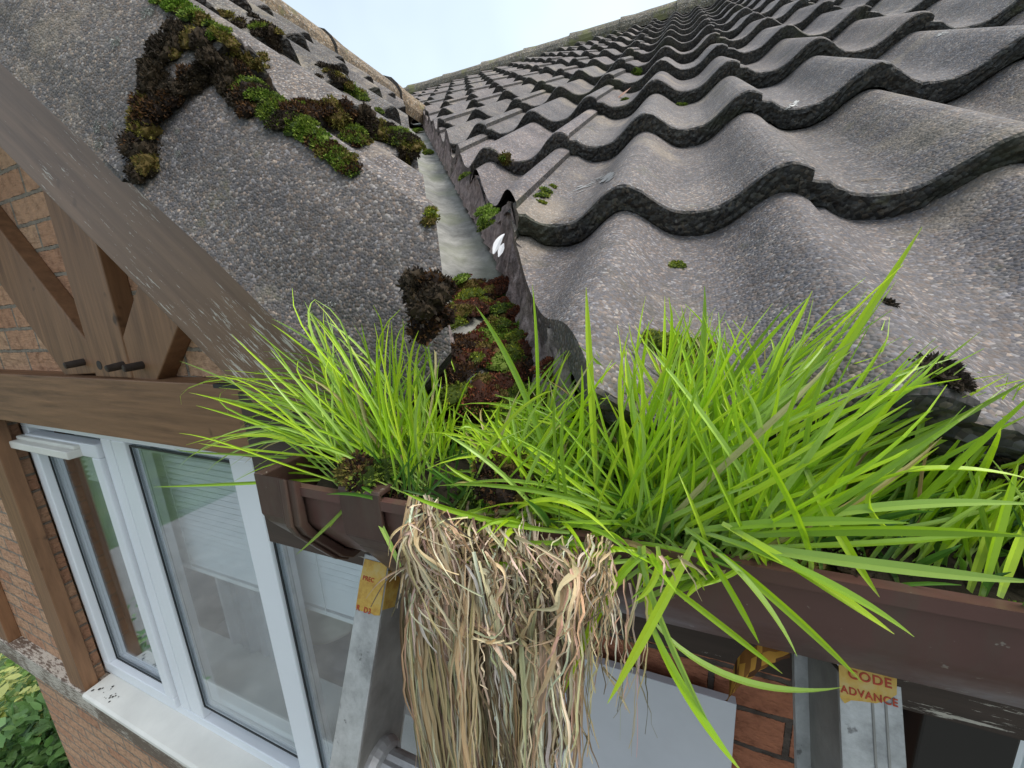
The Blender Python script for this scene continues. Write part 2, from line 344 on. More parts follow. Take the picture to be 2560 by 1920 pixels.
def prof(a, crest):
    ph = (a - crest) / PITCH * 2 * math.pi
    q = .5 + .5 * math.cos(ph)
    return AMP * q ** 1.45
def tile_bm(fr, a0, a1, crest, b0, gauge, tint, res=26, skew=0, verge=None, sd=0, nrows=4, rough=1.0):
    """one interlocking tile: lateral a0..a1, nose at b0, running up past the next nose"""
    bm = bmesh.new(); lay = bm.loops.layers.float_color.new('tint')
    r = random.Random(sd); dz = r.uniform(-.0015, .0015); db = r.uniform(-.004, .004); tw = r.uniform(-.006, .006)
    nb = 7; top = []; bot = []
    aa = [a0 + (a1 - a0) * i / res for i in range(res + 1)]
    bs = [0, .003, .012, .06, .14, .24, gauge + .03]
    def hh(a):
        h = prof(a, crest)
        if verge is not None and a < crest:
            h = AMP * (1 - .12 * ((crest - a) / .012) ** 2)
        else:
            k = (a - a0) / .020
            if k < 1: h -= .010 * (1 - max(0, k)) ** .5 + .001
        return h
    for j, bb in enumerate(bs):
        rowt, rowb = [], []
        for i, a in enumerate(aa):
            h0 = hh(a) + dz + tw * (a - (a0 + a1) / 2)
            q = bb / gauge
            b_ = b0 + db + bb + skew * a
            nz = noise.noise(V((a * 60, b0 * 50 + sd, 3))) * .0025 * rough
            nz2 = noise.noise(V((a * 180, b0 * 50 + sd, 9))) * .0018 * rough
            ht = h0 + NOSE * (1 - q) + .001
            if j == 0: ht -= .0035 + nz * .8 + nz2; b_ += .0
            elif j == 1: ht -= .0015 + nz2 * .5
            if j <= 1: b_ += nz + nz2
            rowt.append(bm.verts.new(fr.p(a, b_, ht)))
            th = NOSE * (1 - q) + .011 * q
            hb = h0 + NOSE * (1 - q) - th + .0015 - (abs(nz) if j == 0 else 0)
            rowb.append(bm.verts.new(fr.p(a, b_ + (.002 if j == 0 else 0), hb)))
        top.append(rowt); bot.append(rowb)
    def F(vs, mi, kk=1.0):
        f = bm.faces.new(vs); f.material_index = mi; f.smooth = mi == 0
        for l in f.loops: l[lay] = (tint[0] * kk, tint[1] * kk, tint[2] * kk, 1)
    for j in range(nb - 1):
        for i in range(res):
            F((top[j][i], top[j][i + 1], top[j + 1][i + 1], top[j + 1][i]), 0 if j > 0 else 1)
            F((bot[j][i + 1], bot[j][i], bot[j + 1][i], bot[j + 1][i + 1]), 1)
        F((top[j][0], top[j + 1][0], bot[j + 1][0], bot[j][0]), 1 if verge is None else 0)
        F((top[j + 1][-1], top[j][-1], bot[j][-1], bot[j + 1][-1]), 1)
    # nose: rows of lumps between the two edges
    prev = top[0]
    for k in range(1, nrows + 1):
        if k == nrows: row = bot[0]
        else:
            row = []
            for i, a in enumerate(aa):
                p = top[0][i].co.lerp(bot[0][i].co, k / nrows)
                j_ = noise.noise(V((a * 150, k * 1.7, sd * 3.1))) * .0035 * rough + noise.noise(V((a * 420, k * 2.9, sd))) * .002 * rough
                row.append(bm.verts.new(p + fr.U * (j_ - .001) + fr.N * r.uniform(-.0008, .0008)))
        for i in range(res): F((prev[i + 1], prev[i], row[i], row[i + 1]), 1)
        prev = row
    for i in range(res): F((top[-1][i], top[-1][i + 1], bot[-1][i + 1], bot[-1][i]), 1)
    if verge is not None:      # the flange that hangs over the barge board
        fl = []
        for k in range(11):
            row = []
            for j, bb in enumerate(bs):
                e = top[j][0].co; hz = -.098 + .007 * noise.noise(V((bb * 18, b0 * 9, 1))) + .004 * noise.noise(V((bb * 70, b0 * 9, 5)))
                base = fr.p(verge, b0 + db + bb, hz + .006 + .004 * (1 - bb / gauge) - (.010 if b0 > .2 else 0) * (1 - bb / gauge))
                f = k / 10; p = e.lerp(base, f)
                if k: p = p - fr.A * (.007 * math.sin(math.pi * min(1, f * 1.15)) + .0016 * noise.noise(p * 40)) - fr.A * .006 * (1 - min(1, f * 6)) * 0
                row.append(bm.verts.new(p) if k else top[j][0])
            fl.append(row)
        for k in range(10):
            for j in range(nb - 1): F((fl[k][j], fl[k + 1][j], fl[k + 1][j + 1], fl[k][j + 1]), 0, .80)  # lower tint paints the shaded side of the fold, with some dirt
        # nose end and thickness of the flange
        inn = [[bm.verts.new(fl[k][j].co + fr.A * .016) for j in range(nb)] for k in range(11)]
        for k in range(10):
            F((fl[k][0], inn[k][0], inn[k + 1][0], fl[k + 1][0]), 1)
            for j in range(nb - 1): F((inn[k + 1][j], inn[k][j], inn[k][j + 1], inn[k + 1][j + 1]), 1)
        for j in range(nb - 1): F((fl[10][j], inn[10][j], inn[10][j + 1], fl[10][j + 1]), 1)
    return bm
def clip(bm, co, no):
    r = bmesh.ops.bisect_plane(bm, geom=bm.verts[:] + bm.edges[:] + bm.faces[:], plane_co=co, plane_no=no, clear_outer=True)
    ed = [e for e in r['geom_cut'] if isinstance(e, bmesh.types.BMEdge)]
    if ed:
        try:
            f = bmesh.ops.holes_fill(bm, edges=ed)['faces']
            lay_ = bm.loops.layers.float_color['tint']
            for x in f:
                x.material_index = 0; x.smooth = False
                for l_ in x.loops: l_[lay_] = (.85, .82, .80, 1)
        except Exception: pass
def pour(bm, mb):
    lay = bm.loops.layers.float_color['tint']; bm.verts.index_update(); o = len(mb.v)
    mb.v += [tuple(v.co) for v in bm.verts]
    for f in bm.faces: mb.face([o + v.index for v in f.verts], f.material_index, tuple(f.loops[0][lay])[:3])
    bm.free()

MAIN_CUT = V0 + VPN * .056
DORM_CUT = V0 - VPN * .055
CUT0 = -(VPN + VD * .10 / VD.y * 0 + V((VD.x, VD.y, 0)).normalized() * -.115).normalized()
BN = [.150] + [.46 + .35 * i for i in range(0, 13)]
S_RIDGE = 4.72
APEX_X = -1.50
house = empty('brick_house', (0, .6, -5.2))
tag(house, 'brick and timber-framed house with mossy concrete tiled roofs meeting in a valley', 'house')
HL = V((0, .6, -5.2))
def part(mb, name, mats, parent=None, **k):
    o = mb.build(name, mats, None, **k)
    o.parent = parent or house
    if parent is None: o.matrix_parent_inverse = Matrix.Translation(-HL)
    else: o.matrix_parent_inverse = parent.matrix_basis.inverted() if parent.type == 'EMPTY' else Matrix.Identity(4)
    return o

def tint_of(r, sp=.10):
    k = 1 + r.uniform(-sp, sp); return (k * (1 + r.uniform(-.02, .03)), k, k * (1 + r.uniform(-.03, .02)))
mbR = MB(); rr = random.Random(11)
C0 = .019 - PITCH * .5 + PITCH              # crest position of the joint rolls (x = .095)
for ci, b0 in enumerate(BN):
    gauge = (BN[ci + 1] - b0) if ci + 1 < len(BN) else .17
    sk = -.065 * math.exp(-max(0, b0 - .46) / 1.3) if b0 > .3 else -.01
    kmax = 3 if b0 < .4 else 4 if b0 < .8 else 6 if b0 < 2 else 8 if b0 < 3.2 else 10
    for k in range(-16, kmax):
        a0 = C0 + .010 + k * 2 * PITCH; a1 = a0 + 2 * PITCH + .010
        near = b0 < 1.3
        xv = V0.x + VD.x / VD.y * (FM.p(0, b0, 0).y - V0.y)
        xv2 = V0.x + VD.x / VD.y * (FM.p(0, b0 + gauge, 0).y - V0.y)
        beyond = FM.p(0, b0, 0).y > 2.35
        if not beyond and a1 < xv2 + .05: continue
        if beyond and a1 < -4.9: continue
        bm = tile_bm(FM, a0, a1, C0, b0, gauge, tint_of(rr), res=52 if near else 24, skew=sk, sd=ci * 31 + k, nrows=5 if near else 2)
        if not beyond and a0 < xv + .2: clip(bm, MAIN_CUT, CUT0 if ci == 0 else -VPN)
        pour(bm, mbR)
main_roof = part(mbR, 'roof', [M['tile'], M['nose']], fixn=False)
tag(main_roof, 'grey granular concrete pantiles with thick dark broken lower edges')

# dormer roof
mbD = MB(); rr = random.Random(5); VERGE = .240; CD = VERGE + PITCH * .5
BD = [.095, .465, .82, 1.175, 1.53]
for ci, b0 in enumerate(BD):
    gauge = .37 if ci == 0 else .355 if ci < 4 else .36
    for k in range(0, 9):
        a0 = CD - .014 if k == 0 else CD + .012 + PITCH * (2 * k - 1)
        a1 = CD + .022 + PITCH * (2 * k + 1)
        # keep what lies on the near side of the valley
        ylim = V0.y + (FD.p(0, b0 + gauge, 0).x - V0.x) * VD.y / VD.x
        if a0 > ylim + .12: continue
        near = k < 3
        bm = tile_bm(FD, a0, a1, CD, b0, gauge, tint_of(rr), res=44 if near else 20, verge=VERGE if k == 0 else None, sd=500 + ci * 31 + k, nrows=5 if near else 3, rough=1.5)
        clip(bm, DORM_CUT, VPN)
        if len(bm.faces): pour(bm, mbD)
        else: bm.free()
dorm = part(mbD, 'dormer_roof', [M['dtile'], M['nose']], fixn=False)
tag(dorm, 'gabled dormer roof of mossy concrete tiles with verge flange')

# ridges
def ridge_run(p0, p1, r, seglen, mb, up=V((0, 0, 1)), mi=0, sd=0):
    p0, p1 = V(p0), V(p1); d = (p1 - p0); n = int(d.length / seglen); d.normalize(); sdv = d.cross(up).normalized(); q = random.Random(sd)
    for i in range(n):
        a = p0 + d * (i * seglen); dz = q.uniform(-.004, .004); o = len(mb.v); col = tint_of(q, .15)
        st = 4
        for j in range(st + 1):
            b_ = a + d * (seglen * 1.02 * j / st); rr_ = r * (1.0 + (.07 if j == 0 else 0) - .03 * j / st)
            for k in range(13):
                an = -.5 + (math.pi + 1.0) * k / 12; jt = noise.noise(b_ * 30 + V((k * .7, 0, 0))) * .004
                mb.v.append(tuple(b_ + sdv * math.cos(an) * (rr_ + jt) + up * (math.sin(an) * (rr_ * .8 + jt) + dz)))
        for j in range(st):
            for k in range(12):
                x = o + j * 13 + k; mb.face((x, x + 1, x + 14, x + 13), mi, col)
        mb.face([o + k for k in range(13)], 1, col)
mb = MB()
pr = FM.p(0, S_RIDGE, .02)
ridge_run((-5, pr.y + .02, pr.z), (7, pr.y + .02, pr.z), .125, .45, mb, sd=3)
M['ridge'] = granular('ridge_tile_face', (.07, .065, .055), (.20, .185, .15), (.16, .16, .07), .9, 200)
o = part(mb, 'ridge_tiles', [M['ridge'], M['nose']], main_roof); tag(o, 'long main ridge of half-round tiles furred with lichen')
tR = 1.90; pd = FD.p(0, tR, -.04)
mb = MB(); ridge_run((pd.x, VERGE - .02, pd.z), (pd.x, 2.62, pd.z), .155, .45, mb, sd=4)
M['ridge2'] = granular('dormer_ridge_face', (.10, .08, .055), (.24, .19, .13), (.13, .12, .04), .95, 200)
o = part(mb, 'ridge_tiles', [M['ridge2'], M['nose']], dorm); tag(o, 'orange-brown mossy ridge tiles of the dormer')
# the other slope of each roof, plain sheets of the same concrete, so the ridges stand on something
mb = MB()
mb.add([(-6, pr.y, pr.z - .04), (7, pr.y, pr.z - .04), (7, pr.y + 4, pr.z - 2.4), (-6, pr.y + 4, pr.z - 2.4)], [(0, 1, 2, 3)])
part(mb, 'rear_slope', [M['tile']], main_roof)
mb = MB(); q = V((-math.cos(PH), 0, -math.sin(PH)))
a = V((pd.x, VERGE, pd.z - .04)); b_ = V((pd.x, 2.4, pd.z - .04))
mb.add([a, b_, b_ + q * 1.9, a + q * 1.9], [(0, 1, 2, 3)])
part(mb, 'far_slope', [M['dtile']], dorm)

# lead valley
mb = MB(); rows = 70; cols = 16
for i in range(rows + 1):
    y = .275 + (2.5 - .275) * (i / rows) ** 1.5
    c0 = solve_valley(y, -.052)
    for j in range(cols + 1):
        t_ = (j / cols - .5) * 2; wd = .19 * t_
        if t_ < 0:      # climb the dormer side
            p = c0 + V((-1, 0, math.tan(PH))) * (-wd) * .75
        else: p = c0 + V((0, 1, math.tan(TH))) * wd * .95
        p = p + V((0, 0, .010 * math.exp(-(t_ / .22) ** 2) + .003 * noise.noise(p * 16) + .0012 * noise.noise(p * 60)))
        # lapped joint every half metre
        s_ = (p - c0).dot(VD) + (c0 - V0).length * (1 if y > .5 else -1)
        p.z += .004 * ((s_ / .75) % 1.0 < .5) * 0 + .0
        mb.v.append(tuple(p))
for i in range(rows):
    for j in range(cols):
        a = i * (cols + 1) + j; mb.face((a, a + 1, a + cols + 2, a + cols + 1))
o = part(mb, 'valley_lead', M['lead'], smooth=True); tag(o, 'pale grey lead gutter lining the valley between the roofs')

# mortar bedding under the cut edge of the main tiles, and a thinner one on the dormer side
def bedding(name, cut, sgn, fr, y0, y1, htop, foot, lab):
    mb = MB(); n = 260; m_ = 9
    for i in range(n + 1):
        y = y0 + (y1 - y0) * (i / n) ** 1.4
        base = cut + VD * ((y - cut.y) / VD.y)
        if fr is FM and y < cut.y: base = base + VPN * (.115 * (y - cut.y) / V((VD.x, VD.y, 0)).normalized().y)
        # height of the roof plane at this spot
        q = V((base.x, base.y, 0))
        zt = (-(fr.N.x * q.x + fr.N.y * q.y) + (htop - fr.H)) / fr.N.z
        a = fr.A.dot(q)
        rel = (q.dot(V((0, 1, 0))) if fr is FM else 0)
        s_ = V((q.x, q.y, zt)).dot(fr.U)
        bl = BN if fr is FM else BD
        step = 0
        for k_, b0 in enumerate(bl):
            g = .35
            if b0 <= s_ < b0 + g: step = NOSE * (1 - (s_ - b0) / g)
        lift = (prof(a, C0 if fr is FM else CD) * .84 + step * .8) / fr.N.z
        for j in range(m_ + 1):
            f = j / m_
            top = V((q.x, q.y, zt + lift)); low = solve_valley(y, -.052) + VPN * sgn * foot; low.z -= .01
            low = V((q.x, q.y, 0)) - VPN * sgn * (.010 * f + .003); low.z = solve_valley(y, -.052).z + .010 if fr is FM else solve_valley(y, -.052).z + .012
            p = top.lerp(low, f) - VPN * sgn * .0
            nz = noise.noise(p * 34) * .006 + noise.noise(p * 110) * .004 + noise.noise(p * 260) * .0025 + noise.noise(V((s_ * 40, 0, 4))) * .005 + abs(noise.noise(V((s_ * 90, f * 2, 8)))) * -.004
            p = p - VPN * sgn * (nz - .002) 
            mb.v.append(tuple(p))
    for i in range(n):
        for j in range(m_):
            a = i * (m_ + 1) + j; mb.face((a, a + 1, a + m_ + 2, a + m_ + 1))
    o = part(mb, name, M['mortar'], smooth=False); tag(o, lab); shade_auto(o, 50)
bedding('mortar_bedding', MAIN_CUT, 1, FM, .285, 2.5, -.002, .05, 'purplish cracked mortar under the cut main roof tiles')
bedding('mortar_fillet', DORM_CUT, -1, FD, .30, 2.3, -.012, .05, 'thin dark mortar line under the cut dormer tiles')

# ------------------------------------------------------------------ walls
WY = .600
def wall_poly(name, poly, y0, y1, mt, lab=None):
    mb = MB(); mb.prism([(x, y0, z) for x, z in poly], (0, y1 - y0, 0)); o = part(mb, name, mt)
    if lab: tag(o, lab)
    return o
gz = lambda x: pd.z - .16 - abs(x - APEX_X) * math.tan(PH)
wall_poly('wall', [(-3.6, -.20), (-.2, -.20), (-.2, gz(-.2)) if gz(-.2) > -.2 else (-.2, -.19), (APEX_X, gz(APEX_X)), (-3.1, gz(-3.1)), (-3.6, -.19)], WY, WY + .12, M['brick'], 'pale orange rustic brick in the gable behind the timber struts')
WX0, WX1, WZ0, WZ1 = -2.478, -.50, -1.62, -.33
wall_poly('wall', [(-2.60, -1.75), (WX0, -1.75), (WX0, -.22), (-2.60, -.22)], WY, WY + .037, M['brick'], 'strip of brick between the post and the window')
wall_poly('wall', [(-3.6, -1.75), (-2.60, -1.75), (-2.60, -.22), (-3.6, -.22)], WY, WY + .25, M['brick'])
wall_poly('wall', [(-3.30, -5.25), (4.5, -5.25), (4.5, -1.70), (-3.30, -1.70)], WY, WY + .25, M['brick'], 'tan brick wall below the window')
wall_poly('wall', [(WX1, -1.68), (.31, -1.68), (.31, -.22), (WX1, -.22)], WY, WY + .25, M['brick2'], 'dark red brick pier beside the grey sheet')
# timber frame
def timber(name, poly, y0, y1, mt, lab, bev=.003, mats=None):
    mb = MB(); mb.prism([(x, y0, z) for x, z in poly], (0, y1 - y0, 0)); o = part(mb, name, mt, bevel=bev)
    if lab: tag(o, lab)
    return o
timber('tie_beam', [(-4.2, -.322), (-.44, -.324), (-.44, -.154), (-4.2, -.142)], .540, .63, M['wood'], 'brown timber tie beam above the white window')
def pxz(px, py, Y): p = at(px, py, Y); return (p.x, p.z)
c4 = lambda a, b_: (a / 3.456, 480 + b_ / 3.456)
SY = .558
zt = -.150
a = pxz(*c4(580, 640), SY); b_ = pxz(*c4(870, 510), SY)
timber('gable_post', [(a[0] - .01, zt), (b_[0] - .006, zt), (b_[0] + .006, .9), (a[0] + .004, .9)], SY - .004, WY, M['wood_v'], 'upright timber between the two slanting struts')
def strut(name, l0, l1, r1, r0, up, lab, y):
    L0, L1, R1, R0 = (pxz(*c4(*q_), y) for q_ in (l0, l1, r1, r0))
    def ext(p, q_):      # carry the edge on upwards
        return (q_[0] + (q_[0] - p[0]) * up, q_[1] + (q_[1] - p[1]) * up)
    timber(name, [L0, R0, ext(R0, R1), ext(L0, L1)], y, WY, M['wood_v'], lab)
strut('gable_strut', (560, 1585), (110, 950), (0, 330), (960, 1560), 1.0, 'slanting strut leaning to the upper left of the gable', SY)
strut('gable_strut', (960, 1590), (1145, 950), (1530, 1180), (1350, 1640), .9, 'slanting strut leaning to the upper right under the barge board', SY - .001)
for q_, lab in (((640, 1485), 'leftmost'), ((1000, 1510), 'third'), ((1150, 1510), 'fourth')):
    p = at(*c4(*q_), SY - .02); mb = MB(); d = V((rnd.uniform(-.2, -.05), -1, rnd.uniform(-.15, .05))).normalized()
    mb.tube([p - d * .03, p + d * .0, p + d * .018, p + d * .020], [.010, .010, .0092, .007], 14)
    part(mb, 'peg', M['peg'], smooth=False)
p = at(*c4(855, 1497), SY - .005); mb = MB(); mb.tube([p, p + V((0, .012, 0))], .013, 14); part(mb, 'peg_hole', M['dark_hole'])  # dark disc: the shade inside an empty hole put into colour
timber('post', [(-2.584, -1.65), (-2.434, -1.65), (-2.434, -.325), (-2.584, -.325)], .553, WY, M['wood_v'], 'upright timber post left of the window')
timber('post', [(-3.42, -1.65), (-3.25, -1.65), (-3.25, -.325), (-3.42, -.325)], .553, WY, M['wood_v'], 'upright timber post at the far left corner')
timber('lower_beam', [(-3.75, -1.765), (.45, -1.765), (.45, -1.650), (-3.75, -1.650)], .545, .66, M['beam_w'], 'weathered timber beam under the window sill')
timber('dark_post', [(.315, -3), (.405, -3), (.405, -.25), (.315, -.25)], .56, .68, M['black'], 'black stained post right of the ladder')

# barge board
mb = MB(); e0 = V((-.463, .28, -.077)); dr = V((-math.cos(R_(39.8)), 0, math.sin(R_(39.8)))); pn = V((math.sin(R_(39.8)), 0, math.cos(R_(39.8))))
A0 = e0 - dr * .045; A1 = e0 + dr * 1.33
n = 40; o_ = 0; fr_, bk_ = [], []
poly = [A0 + pn * .0, A0 - dr * .15 + pn * .125, A0 - dr * .10 + pn * .20, A1 + pn * .20, A1]
mb.prism(poly, (0, .024, 0)); 
barge = part(mb, 'barge_board', M['barge'], bevel=.002); tag(barge, 'greyed brown sloping barge board with streaks of flaked stain')
# the other barge board beyond the apex
mb = MB(); q = V((-1, 1, 1))
mb.prism([V((2 * (APEX_X) - p_.x, p_.y, p_.z)) for p_ in (A0, A0 + pn * .2, A1 + pn * .2, A1)], (0, .024, 0))
# fascia and soffit
FY = .305
wall_poly('fascia', [(-.500, -.304), (4.5, -.304), (4.5, -.095), (-.500, -.095)], FY, FY + .022, M['fascia'], 'dark brown fascia board with peeling stain behind the gutter')
mb = MB(); mb.box((-.498, FY + .022, -.296), (4.5, WY, -.288)); mb.box((-.498, FY + .022, -.288), (-.486, WY, -.10)); part(mb, 'soffit', M['black'])
mb = MB(); mb.box((-.6, FY + .03, -.10), (4.5, WY + .3, -.094)); part(mb, 'eaves_board', M['black'])
# boards under the tiles so that nothing shows through
def sheet(fr, h, a0, a1, b0, b1, name, par, cutno=None, cutco=None):
    bm = bmesh.new(); vs = [bm.verts.new(fr.p(a, b_, h)) for a, b_ in ((a0, b0), (a1, b0), (a1, b1), (a0, b1))]; bm.faces.new(vs)
    if cutno is not None: bmesh.ops.bisect_plane(bm, geom=bm.verts[:] + bm.edges[:] + bm.faces[:], plane_co=cutco, plane_no=cutno, clear_outer=True)
    me = bpy.data.meshes.new(name); bm.to_mesh(me); bm.free(); me.materials.append(M['black'])
    o = bpy.data.objects.new(name, me); S.collection.objects.link(o); o.parent = par
    if par is house: o.matrix_parent_inverse = Matrix.Translation(-HL)
    return o
sheet(FM, -.075, -5, 7, .20, S_RIDGE, 'underlay', main_roof, -VPN, V0)
sheet(FM, -.075, -5, 7, 2.5, S_RIDGE, 'underlay', main_roof)
sheet(FD, -.085, VERGE + .045, 2.6, -.05, tR, 'underlay', dorm, VPN, V0)

# grey sheet on the wall
mb = MB(); mb.box((-.30, .560, -3.0), (.107, .574, -.632)); 
panel = mb.build('wall_sheet', M['panel'], bevel=.001); tag(panel, 'smooth pale grey sheet standing against the wall left of the brick pier', 'sheet')
mb = MB(); mb.box((-.335, .556, -3.0), (-.300, .578, -.632)); o = mb.build('edge_trim', M['upvc'], panel)

# ------------------------------------------------------------------ windows
def window(x0, x1, z0, z1, y, mull, par_name, lab, panes, extra=True):
    mb = MB(); f = .052; d0, d1 = y - .0, y + .07
    mb.box((x0, d0, z1 - f), (x1, d1, z1)); mb.box((x0, d0, z0), (x1, d1, z0 + f))
    mb.box((x0, d0 - .0, z0 + f), (x0 + f, d1, z1 - f)); mb.box((x1 - f, d0, z0 + f), (x1, d1, z1 - f))
    for a, b_ in mull: mb.box((a, d0 + .001, z0 + f), (b_, d1 - .002, z1 - f))
    fr = part(mb, par_name, M['upvc'], bevel=.004)
    tag(fr, lab)
    for (a, b_, c, d) in panes:
        g = .052
        if extra and (a, b_, c, d) == panes[0]:
            mb = MB()   # opening casement standing proud
            mb.box((a - g, y - .014, c - g), (b_ + g, y + .03, c)); mb.box((a - g, y - .014, d), (b_ + g, y + .03, d + g))
            mb.box((a - g, y - .014, c), (a, y + .03, d)); mb.box((b_, y - .014, c), (b_ + g, y + .03, d))
            part(mb, 'casement', M['upvc'], fr, bevel=.004)
        mb = MB()       # gasket and spacer
        for k, (ins, yy, mi) in enumerate(((0, y + .012, 0), (.010, y + .030, 1))):
            w_ = .006 if k == 0 else .013
            mb.box((a + ins, yy, c + ins), (b_ - ins, yy + .004, c + ins + w_), mi); mb.box((a + ins, yy, d - ins - w_), (b_ - ins, yy + .004, d - ins), mi)
            mb.box((a + ins, yy, c + ins + w_), (a + ins + w_, yy + .004, d - ins - w_), mi); mb.box((b_ - ins - w_, yy, c + ins + w_), (b_ - ins, yy + .004, d - ins - w_), mi)
        part(mb, 'glazing_seal', [M['gasket'], M['metalgrey']], fr)
        mb = MB(); mb.box((a - .004, y + .018, c - .004), (b_ + .004, y + .021, d + .004)); part(mb, 'pane', M['glass'], fr)
    return fr
wy = .64
Z0, Z1 = -1.632, -.345
P1 = (-2.354, -1.912, -1.530, -.470); P2 = (-1.700, -1.155, -1.530, -.412); P3 = (-1.056, -.61, -1.530, -.412)
win = window(-2.470, -.505, Z0, Z1, wy, ((-1.86 + .006, -1.79), (-1.783, -1.700), (-1.155, -1.056)), 'window', 'wide white three-light window under the tie beam', (P1, P2, P3))
mb = MB(); mb.box((-2.44, wy - .052, -.470), (-1.97, wy - .008, -.440)); mb.box((-2.44, wy - .030, -.440), (-1.97, wy - .008, -.425))
part(mb, 'trickle_vent', M['upvc_dirty'], win, bevel=.004)
mb = MB(); mb.prism([(-2.420, .535, -1.655), (-2.420, .535, -1.636), (-2.420, .545, -1.630), (-2.420, .69, -1.618), (-2.420, .69, -1.655)], (1.95, 0, 0))
o = part(mb, 'sill', M['upvc_dirty'], win, bevel=.003)
# droppings on the sill
mb = MB()
for i in range(16):
    px_, py_ = 255 + rnd.gauss(18, 15), 1735 + rnd.gauss(-2, 16); r = ray(px_, py_); p = r * (-1.626 / r.z); rad = rnd.uniform(.002, .006) * (1.7 if i == 0 else 1)
    k = 8; mb.add([(p.x + math.cos(2 * math.pi * j / k) * rad * rnd.uniform(.6, 1.3), p.y + math.sin(2 * math.pi * j / k) * rad * rnd.uniform(.6, 1.3), p.z + .003 + (p.y - .6) * .08) for j in range(k)], [tuple(range(k))])
tag(part(mb, 'moss_crumbs', M['soil'], win), kind='stuff')
# blind
mb = MB(); z = -.36; yb = .745
while z > -.935:
    a_ = -2.33 if z > -.62 else -1.86
    for q0, q1 in ((-1.86, -.56), (-2.33, -1.90)):
        if q0 < -2 and z < -.66: continue  # short left-hand slats added in place of a reflection in that pane
        mb.add([(q0, yb - .012, z - .007), (q1, yb - .012, z - .007), (q1, yb - .002, z + .0035), (q0, yb - .002, z + .0035), (q1, yb + .012, z + .009), (q0, yb + .012, z + .009)], [(0, 1, 2, 3), (3, 2, 4, 5)])
    z -= .0225
mb.box((-1.862, yb - .012, -.958), (-.558, yb + .012, -.942))
for x in (-1.70, -1.22, -1.0, -.66): mb.box((x, yb - .014, -.95), (x + .002, yb - .012, -.35))
bl = part(mb, 'venetian_blind', M['blind']); tag(bl, 'half-lowered pale blind behind the window, left slats standing in for a reflection')
# room behind
mb = MB(); X0, X1, YA, YB, ZA, ZB = -2.6, -.3, .86, 3.2, -2.7, -.2
mb.add([(X0, YA, ZA), (X1, YA, ZA), (X1, YB, ZA), (X0, YB, ZA), (X0, YA, ZB), (X1, YA, ZB), (X1, YB, ZB), (X0, YB, ZB)], [(0, 1, 2, 3), (4, 7, 6, 5), (2, 3, 7, 6), (1, 2, 6, 5), (0, 4, 7, 3)])
part(mb, 'room_interior', M['room'])
mb = MB(); mb.box((-2.55, .71, -1.59), (-.5, .925, -1.56)); part(mb, 'inner_sill', M['desk'], bevel=.004)
mb = MB(); n = 60
for x0, x1, y_ in ((-1.98, -1.42, .93), (-2.55, -2.36, .80)):
    o_ = len(mb.v)
    for i in range(n + 1):
        x = x0 + (x1 - x0) * i / n; yy = y_ + .022 * math.sin(i * .85) + .008 * math.sin(i * 2.1)
        mb.v += [(x, yy, -1.60 if y_ > .9 else -1.56), (x, yy * 1.0, -.35)]
    for i in range(n): mb.face((o_ + 2 * i, o_ + 2 * i + 2, o_ + 2 * i + 3, o_ + 2 * i + 1))
o = part(mb, 'curtain', M['cloth'], smooth=True, fixn=False)
# pillow on the bed behind
bm = bmesh.new(); bmesh.ops.create_icosphere(bm, subdivisions=4, radius=1)
for v_ in bm.verts:
    c = v_.co; c.x = math.copysign(abs(c.x) ** .7, c.x) * .24; c.y = c.y * .10; c.z = math.copysign(abs(c.z) ** .7, c.z) * .16; c += V((0, 0, 0)) + c.normalized() * noise.noise(c * 9) * .012
me = bpy.data.meshes.new('pillow'); bm.to_mesh(me); bm.free(); me.materials.append(M['pillow'])
for p_ in me.polygons: p_.use_smooth = True
o = bpy.data.objects.new('pillow', me); S.collection.objects.link(o); o.location = (-1.62, 1.12, -1.44); o.rotation_euler = (R_(-20), 0, R_(15))
tag(o, 'cream pillow behind the middle pane of the window', 'pillow')
mb = MB(); mb.box((-2.3, 1.0, -2.69), (-.6, 2.9, -1.66)); o = mb.build('bed', M['room'], bevel=.04); tag(o, 'dark bed in the room behind the window', 'bed')

# window at the far right
P4 = (.50, 1.3, -1.53, -.40)
win2 = window(.418, 1.38, Z0, -.345, wy, (), 'window', 'white window with closed blind at the right edge', (P4,), extra=False)
mb = MB(); z = -.36
while z > -1.6:
    mb.add([(.46, .70, z - .012), (1.34, .70, z - .012), (1.34, .712, z + .013), (.46, .712, z + .013)], [(0, 1, 2, 3)]); z -= .030
mb.add([(.4, .76, -1.7), (1.4, .76, -1.7), (1.4, .76, -.3), (.4, .76, -.3)], [(0, 1, 2, 3)], 1)
o = part(mb, 'venetian_blind', [M['blind'], M['room']]); tag(o, 'closed grey slatted blind at the right edge')
wall_poly('wall', [(1.38, -1.68), (4.5, -1.68), (4.5, -.22), (1.38, -.22)], WY, WY + .25, M['brick2'])

